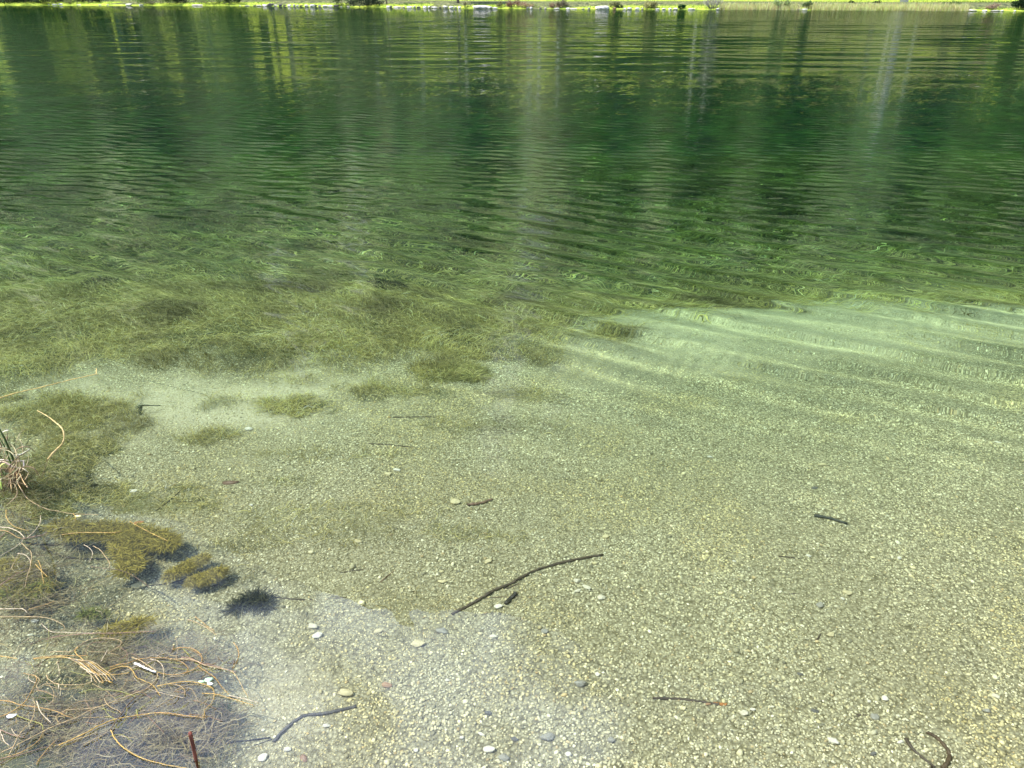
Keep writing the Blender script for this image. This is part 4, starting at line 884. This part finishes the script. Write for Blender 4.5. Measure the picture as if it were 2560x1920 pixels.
mb = MB(); mb.add(co - o0, f, None, cc); o = mb.build('dry_grass_litter', M_stem, smooth=False, under=True, loc=tuple(o0)); tag(o, 'matted dry grass litter floating at the left edge and lower left', 'dry grass', kind='stuff')
# ---- leaves
def leaf(T, u0, v0, wpx, asp, col, label, rot=0, z=None, name='fallen_leaf'):
    a, b = T(u0, v0); p = at(a, b, z) if z is not None else onbed(a, b, .008); mpp = (p - cam.location).length / F * .9; r = wpx * mpp / 2
    k = 12; an = np.arange(k) * 2 * math.pi / k; prof = np.stack([np.cos(an) * r, np.sin(an) * r * asp * (1 - .35 * np.cos(an)), .12 * r * np.cos(an * 2)], 1)
    up = np.array([0, 0, .0012 + .12 * r]); co = np.concatenate([prof, [[0, 0, 0]] + up, prof - [0, 0, .0012], [[0, 0, -.001]] + up]); f = []
    for j in range(k): j2 = (j + 1) % k; f += [(j, j2, k), (k + 1 + j2, k + 1 + j, 2 * k + 1), (j, k + 1 + j, j2), (j2, k + 1 + j, k + 1 + j2)]
    ca, sa = math.cos(rot), math.sin(rot); co = co @ np.array([[ca, sa, 0], [-sa, ca, 0], [0, 0, 1]])
    mb = MB(); mb.add(co, None, np.array(f), np.array(col)); o = mb.build(name, M_stem, under=True, loc=p[:]); tag(o, label, 'leaf'); return o
leaf(T4, 840, 690, 8, .65, (.45, .62, .42), 'round pale green leaf inside the wide golden arch', .3, .006)
leaf(T4, 855, 735, 6.5, .5, (.72, .78, .66), 'small whitish leaf touching the round pale green leaf', -.2, .010)
leaf(T4, 765, 712, 7, .4, (.40, .60, .34), 'narrow pale green leaf left of the round one', .1, .004)
leaf(T3, 130, 1085, 8, .5, (.86, .86, .80), 'small white leaf floating at the left of the tangle', .25, .006)
leaf(Z1, 1485, 1455, 17, .42, (.16, .10, .075), 'brown sunken leaf in the shallows left of centre', .15)
leaf(T2, 1790, 440, 9, .5, (.50, .20, .10), 'reddish leaf at the upper edge of the long ochre weed mat', .2)
leaf(T2, 1010, 358, 6, .4, (.66, .60, .26), 'small yellow leaf left above the long ochre weed mat', 0, .003)
leaf(Z4, 1955, 1585, 10, .6, (.26, .17, .12), 'brown leaf on the gravel at the bottom right of the red stick', -.8)
leaf(Z5, 1270, 1110 - 1110 + 1030, 2.5, .6, (.55, .42, .2), 'tiny yellow leaf fragment on the blue grey gravel', .4)
# ---- sticks lying on the bed
def stick(T, pts, r0, label, r1=None, col=(.075, .060, .042), twigs=0, name='stick', mat=None, **kw):
    return stem(T, pts, col, label, r0, r1 or r0 * .6, name=name, cat='stick', group=None, bed=True, twigs=twigs, k=8, mat=mat, **kw)
stick(Z5, [(720, 655), (830, 600), (920, 545), (1000, 498), (1090, 465), (1180, 412), (1280, 365), (1480, 312), (1690, 272)], .0085, 'long dark bent branch lying on the gravel in the middle', .0065)
stick(Z5, [(1150, 460), (1080, 490), (1000, 500), (910, 560)], .0040, 'short side twig lying along the long bent branch', .002)
stick(Z5, [(900, 562), (1020, 548), (1200, 546), (1480, 552)], .0028, 'thin straight twig right of the long bent branch', .0015, col=(.13, .10, .06))
stick(Z5, [(1130, 522), (1100, 555), (1065, 592)], .0110, 'short black wood chunk beside the white stone', .009, col=(.035, .033, .028))
stick(Z5, [(820, 425), (880, 455), (960, 485)], .0020, 'olive twiggy wisp above the long bent branch', .001, col=(.2, .18, .08), twigs=8)
stick(Z5, [(0, 390), (120, 372), (280, 347), (400, 300)], .0034, 'thin dark twig left of the long bent branch', .0018)
stick(Z5, [(345, 382), (300, 415), (260, 452)], .0042, 'short brown twig standing askew left of the bent branch', .0035, col=(.13, .09, .05))
stick(Z4, [(1700, 542), (1900, 560), (2080, 565), (2230, 545)], .0042, 'slim dark stick reaching right from the dark shadow strands', .0022)
stick(Z4, [(1760, 1480), (1820, 1410), (1940, 1315), (2050, 1300), (2140, 1285), (2290, 1250)], .0085, 'thick grey branch with a bend near the bottom, right of the tangle', .0060, col=(.085, .082, .075))
stick(Z4, [(940, 1530), (1150, 1510), (1350, 1500), (1500, 1480), (1740, 1450)], .0040, 'long dark stick passing behind the red stick', .0025, col=(.04, .04, .04))
stick(Z4, [(1420, 1560), (1580, 1520), (1750, 1460)], .0026, 'thin dark twig right of the red stick', .0015, col=(.06, .06, .055))
stick(Z4, [(280, 230), (380, 280), (560, 300), (700, 305), (820, 318)], .0065, 'dark sunken stick between the weed mats at the left', .0035, col=(.03, .028, .02))
stick(Z4, [(960, 475), (1100, 455), (1250, 415), (1400, 395), (1500, 380)], .0040, 'dark curved twig running between the two finger shaped weed lumps', .0025, col=(.04, .035, .025))
stick(Z4, [(170, 195), (250, 205), (380, 210)], .0075, 'dark blurred log under the pale loop at the left edge', .005, col=(.03, .03, .02))
stick(Z6, [(865, 22), (960, 40), (1075, 74)], .0110, 'short dark flat piece of wood on the right half of the gravel', .0060, col=(.05, .055, .045))
stick(Z6, [(635, 284), (700, 290), (770, 300)], .0048, 'short dark twig left below the flat piece of wood', .003)
stick(Z6, [(700, 528), (770, 524)], .0040, 'tiny dark twig in the middle of the right half', .002)
main_ = stick(Z5, [(2010, 1195), (2212, 1205), (2330, 1222), (2440, 1238)], .0058, 'straight dark stick with an orange end near the lower right', .0062)
bp_ = stick(Z6, [(215, 1228), (260, 1236), (300, 1240)], .0075, 'orange brown bark end', .0050, col=(.36, .16, .05), name='bark')
for k_ in ('category', 'group'): bp_.pop(k_, None)
bp_.parent = main_; bp_.location = bp_.location - main_.location
stick(Z6, [(1590, 1415), (1650, 1450), (1700, 1500), (1735, 1560), (1720, 1610), (1690, 1650)], .0078, 'curved brown twig at the bottom right corner', .0070, col=(.085, .06, .035))
stick(Z6, [(1455, 1460), (1490, 1515), (1560, 1580), (1640, 1640)], .0080, 'dark twig meeting the curved one at the bottom right corner', .0035, twigs=2)
stick(Z6, [(905, 785), (885, 815), (870, 840)], .0040, 'tiny dark twig beside the angular pale stone on the right', .003)
stick(Z6, [(980, 1380), (1150, 1400 - 90), (1180, 1300)], .0028, 'faint thin twig below the pale stones on the right', .0015)
stick(Z6, [(1120, 1300), (1210, 1308)], .0035, 'tiny dark stub between pale stones on the lower right', .002)
stick(Z6, [(640, 375), (665, 410)], .0030, 'tiny upright dark twig on the right half of the gravel', .002)
stick(Z5, [(1560, 850), (1700, 880), (1880, 915), (2110, 932)], .0024, 'long faint twig on the gravel right of centre', .0015, col=(.16, .14, .08))
stick(Z5, [(1610, 820), (1640, 930)], .0018, 'hair thin twig crossing the long faint one', .001, col=(.14, .12, .08))
stick(Z2, [(340, 1035), (450, 1032), (640, 1036)], .0060, 'straight dark twig on the pale gravel left of centre', .003)
stick(Z2, [(185, 1205), (330, 1213), (470, 1230)], .0055, 'dark twig below the straight one left of centre', .003)
stick(Z2, [(820, 1600), (900, 1590), (980, 1562)], .0120, 'brown piece of bark beside a yellow stone near the centre', .006, col=(.17, .11, .08))
stick(Z2, [(680, 1370), (760, 1400), (960, 1480)], .0030, 'thin twig above the brown piece of bark near the centre', .0015, col=(.12, .11, .06))
stick(Z1, [(740, 1265), (820, 1325), (890, 1385)], .0026, 'thin twig slanting down in the shallows at the left', .0016, col=(.12, .12, .07))
stick(Z1, [(430, 1225), (470, 1280), (490, 1330)], .0050, 'dark twig right below the question mark reed leaf', .004, col=(.06, .07, .05))
stick(Z1, [(545, 1405), (580, 1445), (610, 1478)], .0050, 'dark twig with a thick end in the shallows at the left', .0130, col=(.04, .045, .035))
stick(Z1, [(880, 980), (905, 960), (960, 960), (1030, 962)], .0080, 'dark bent twig on the pale silt patch', .003, col=(.05, .06, .04))
stick(Z1, [(905, 965), (900, 1000), (905, 1020)], .0100, 'dark stub hanging from the bent twig on the silt patch', .006, col=(.05, .06, .04))
stick(Z1, [(360, 1000), (430, 1050), (500, 1085), (580, 1100)], .0080, 'forked dark branch behind the question mark reed leaf', .004, col=(.09, .10, .07), twigs=3)
stick(Z1, [(950, 800), (1100, 840), (1320, 892)], .0040, 'thin straight twig along the top of the pale silt patch', .002, col=(.10, .11, .06))
stick(Z1, [(1000, 1640), (1080, 1580), (1160, 1510)], .0050, 'dark twig slanting up right in the middle left of the gravel', .003, col=(.06, .06, .04))
stick(Z1, [(1010, 1575), (1200, 1580), (1400, 1550), (1510, 1515)], .0034, 'long thin curved twig beside the slanting one', .002, col=(.07, .07, .045))
stick(Z1, [(1900, 1005), (1940, 1070)], .0030, 'tiny dark twig below the weed at the right of the silt patch', .002)
# the red stick standing out of the water
W = [onbed(*Z4(1275, 1700))[:], at(*Z4(1265, 1620), -.02)[:], at(*Z4(1245, 1520), .06)[:], at(*Z4(1222, 1422), .13)[:]]
W = spline(W, 6); mb = MB(); co, q, t_ = tube(W - W[0], np.linspace(.0042, .0056, len(W)), 10, .05, 3); mb.add(co, q, t_)
o = mb.build('stick', M_red, under=True, loc=tuple(W[0])); tag(o, 'reddish brown stick poking up out of the water at the bottom left', 'stick')
# ---- stones that stand out
GPB = 'larger stones on the gravel'
PEB = [(Z5, 1020, 612, 66, 'wh', 'white round stone at the foot of the black wood chunk'), (Z5, 960, 1537, 88, 'wh', 'bright flat white stone near the bottom edge, the brightest there'), (Z5, 908, 1440, 48, 'wh', 'white oval stone above the bright flat one'),
       (Z5, 783, 1457, 44, 'wh', 'white stone left above the bright flat one near the bottom'), (Z5, 490, 1540, 36, 'wh', 'small white stone left of the bright flat one near the bottom'), (Z5, 505, 855, 100, 'yl', 'broad yellowish stone left of centre in the lower middle'),
       (Z5, 1550, 1112, 95, 'gr', 'dark grey slab with pointed top in the lower middle'), (Z5, 1335, 1452, 110, 'gr', 'long blue grey slab near the bottom middle'), (Z5, 1710, 162, 58, 'yl', 'dull olive stone above the right end of the long bent branch'),
       (Z5, 955, 322, 70, 'yl', 'olive oval stone above the long bent branch'), (Z5, 655, 452, 66, 'yl', 'olive stone left of the long bent branch'), (Z5, 655, 776, 92, 'gr', 'flat grey stone below the lower end of the bent branch'),
       (Z5, 985, 812, 62, 'pl', 'pale stone below the white round stone'), (Z5, 1310, 775, 56, 'gr', 'round grey stone in the lower middle'), (Z5, 1525, 450, 62, 'pl', 'topmost of three pale stones in a row right of the bent branch'),
       (Z5, 1585, 488, 66, 'pl', 'middle one of three pale stones in a row right of the bent branch'), (Z5, 1528, 515, 54, 'pl', 'lowest of three pale stones in a row right of the bent branch'), (Z5, 1120, 1466, 54, 'dk', 'dark grey stone near the bottom middle'),
       (Z5, 1050, 1592, 90, 'gr', 'flat grey stone right below the bright flat white one'), (Z5, 1745, 1472, 66, 'gr', 'rounded grey stone with a dark side near the bottom middle'), (Z5, 1655, 1050, 42, 'wh', 'small white stone above the dark grey slab'),
       (Z5, 1680, 560, 62, 'pl', 'pale oval stone below the row of three'), (Z5, 300, 1120, 78, 'br', 'brown stone with orange bits left of the blue grey gravel'), (Z5, 45, 1170, 104, 'yl', 'long yellow stone at the right of the tangle'),
       (Z5, 250, 775, 64, 'yl', 'olive yellow stone left of the flat grey one'), (Z5, 120, 195, 54, 'yl', 'yellowish stone above the thin dark twig on the left'), (Z5, 690, 1085, 40, 'wh', 'small white stone in the blue grey gravel'),
       (Z5, 950, 1300, 56, 'dk', 'dark stone in the lower middle above the oval white ones'), (Z5, 1470, 1570, 50, 'wh', 'angular white stone near the bottom middle'), (Z5, 1640, 335, 44, 'yl', 'small yellow stone under the right end of the bent branch'),
       (Z6, 970, 796, 66, 'yl', 'angular pale stone with a twig beside it on the right'), (Z6, 1318, 1206, 48, 'wh', 'sharp white stone on the lower right'), (Z6, 1070, 526, 66, 'yl', 'olive stone with a white patch in the middle of the right half'),
       (Z6, 1042, 560, 34, 'wh', 'small white stone touching the olive one on the right half'), (Z6, 900, 605, 60, 'gr', 'flat grey green stone left below the olive one'), (Z6, 770, 1046, 42, 'dk', 'small dark round stone on the right half'),
       (Z6, 865, 1286, 50, 'dk', 'dark flat stone on the lower right'), (Z6, 990, 1480, 74, 'wh', 'pale broad stone near the bottom on the right'), (Z6, 1250, 1322, 56, 'gr', 'grey green stone below the sharp white one'),
       (Z6, 1412, 1490, 44, 'wh', 'white stone left of the dark twigs in the corner'), (Z6, 1970, 1290, 52, 'gr', 'grey stone far right near the bottom'), (Z6, 2025, 1190, 56, 'pl', 'pale stone far right above the grey one'),
       (Z6, 350, 325, 30, 'wh', 'tiny white stone on the upper left of the right half'), (Z6, 825, 288, 36, 'wh', 'small white stone right of the short dark twig'), (Z6, 1410, 298, 34, 'wh', 'small white stone on the far right part of the gravel'),
       (Z6, 1215, 1225, 28, 'wh', 'small white stone left of the sharp white one'), (Z6, 410, 1305, 64, 'pl', 'smooth pale stone below the orange bark end'), (Z6, 180, 1240, 36, 'br', 'small brown stone under the straight dark stick'),
       (Z6, 1240, 1560, 46, 'dk', 'dark pointed stone at the bottom right'), (Z6, 470, 1275, 40, 'wh', 'small white stone right of the orange bark end'),
       (Z3, 775, 760, 50, 'yl', 'round olive stone in the rippled green shallows on the right'), (Z3, 1325, 936, 46, 'yl', 'olive stone right of centre in the rippled shallows'), (Z3, 192, 1290, 44, 'wh', 'white stone at the left of the right half shallows'),
       (Z3, 915, 1350, 66, 'yl', 'pale yellow stone above a dark one in the right shallows'), (Z3, 862, 1492, 52, 'dk', 'dark oval stone in the right shallows'), (Z3, 2040, 1215, 40, 'wh', 'small white stone at the far right of the shallows'),
       (Z2, 305, 1412, 72, 'yl', 'olive stone left of centre in the shallows'), (Z2, 365, 1382, 56, 'wh', 'pale stone right above the olive one left of centre'), (Z2, 740, 1590, 84, 'yl', 'yellow stone touching the brown piece of bark'), (Z2, 2050, 1180, 50, 'yl', 'yellow tilted stone in the rippled zone right of centre'),
       (Z1, 1600, 1115, 62, 'wh', 'white flat stone below the silt patch'), (Z1, 865, 1515, 56, 'wh', 'white stone left of the slanting twig'), (Z1, 1800, 1385, 44, 'yl', 'yellowish stone right of the brown sunken leaf'), (Z1, 1615, 1605, 36, 'wh', 'small white stone below the brown sunken leaf'),
       (Z4, 905, 477, 100, 'yl', 'large pale yellow stone left of the finger shaped weed lumps'), (Z4, 230, 706, 56, 'wh', 'pale tall stone in the blue reflection at the left'), (Z4, 2040, 805, 74, 'wh', 'whitish stone below the slim dark stick'),
       (Z4, 2010, 742, 86, 'pl', 'flat pale stone above the whitish one below the slim stick'), (Z4, 1690, 1590, 70, 'wh', 'pale stone at the bottom left of the brown leaf'), (Z4, 2100, 1380, 56, 'wh', 'white stone under the thick grey branch'), (Z4, 1850, 1535, 50, 'wh', 'white stone above the brown leaf near the bottom')]
PC = {'wh': (.58, .56, .47), 'pl': (.54, .51, .39), 'yl': (.50, .45, .27), 'gr': (.27, .265, .22), 'dk': (.13, .13, .12), 'br': (.34, .22, .13)}
for i, (T, a, b, wd, tn, lb) in enumerate(PEB):
    px, py = T(a, b); p = onbed(px, py); mpp = (p - cam.location).length / F * .92; r = wd * .1555 * mpp / 2
    rr = np.random.default_rng(1200 + i); V0 = rock_co(rock_co(I3[0], 1200 + i, 1.0, .5), 3200 + i, 1.0, .3) * np.array([r, r * rr.uniform(.55, .8), r * rr.uniform(.34, .5)])
    an = rr.uniform(-.5, .5); ca, sa = math.cos(an), math.sin(an); V0 = V0 @ np.array([[ca, sa, 0], [-sa, ca, 0], [0, 0, 1]])
    cc = np.array(PC[tn])[None] * rr.uniform(.9, 1.1, (len(V0), 1))
    o = mesh('stone', V0 + [0, 0, r * .22 + .003], I3[1], M_stone, cols=np.clip(cc, 0, .85), loc=(p.x, p.y, -float(depth(p.x, p.y))), under=True); tag(o, lb, 'stone')
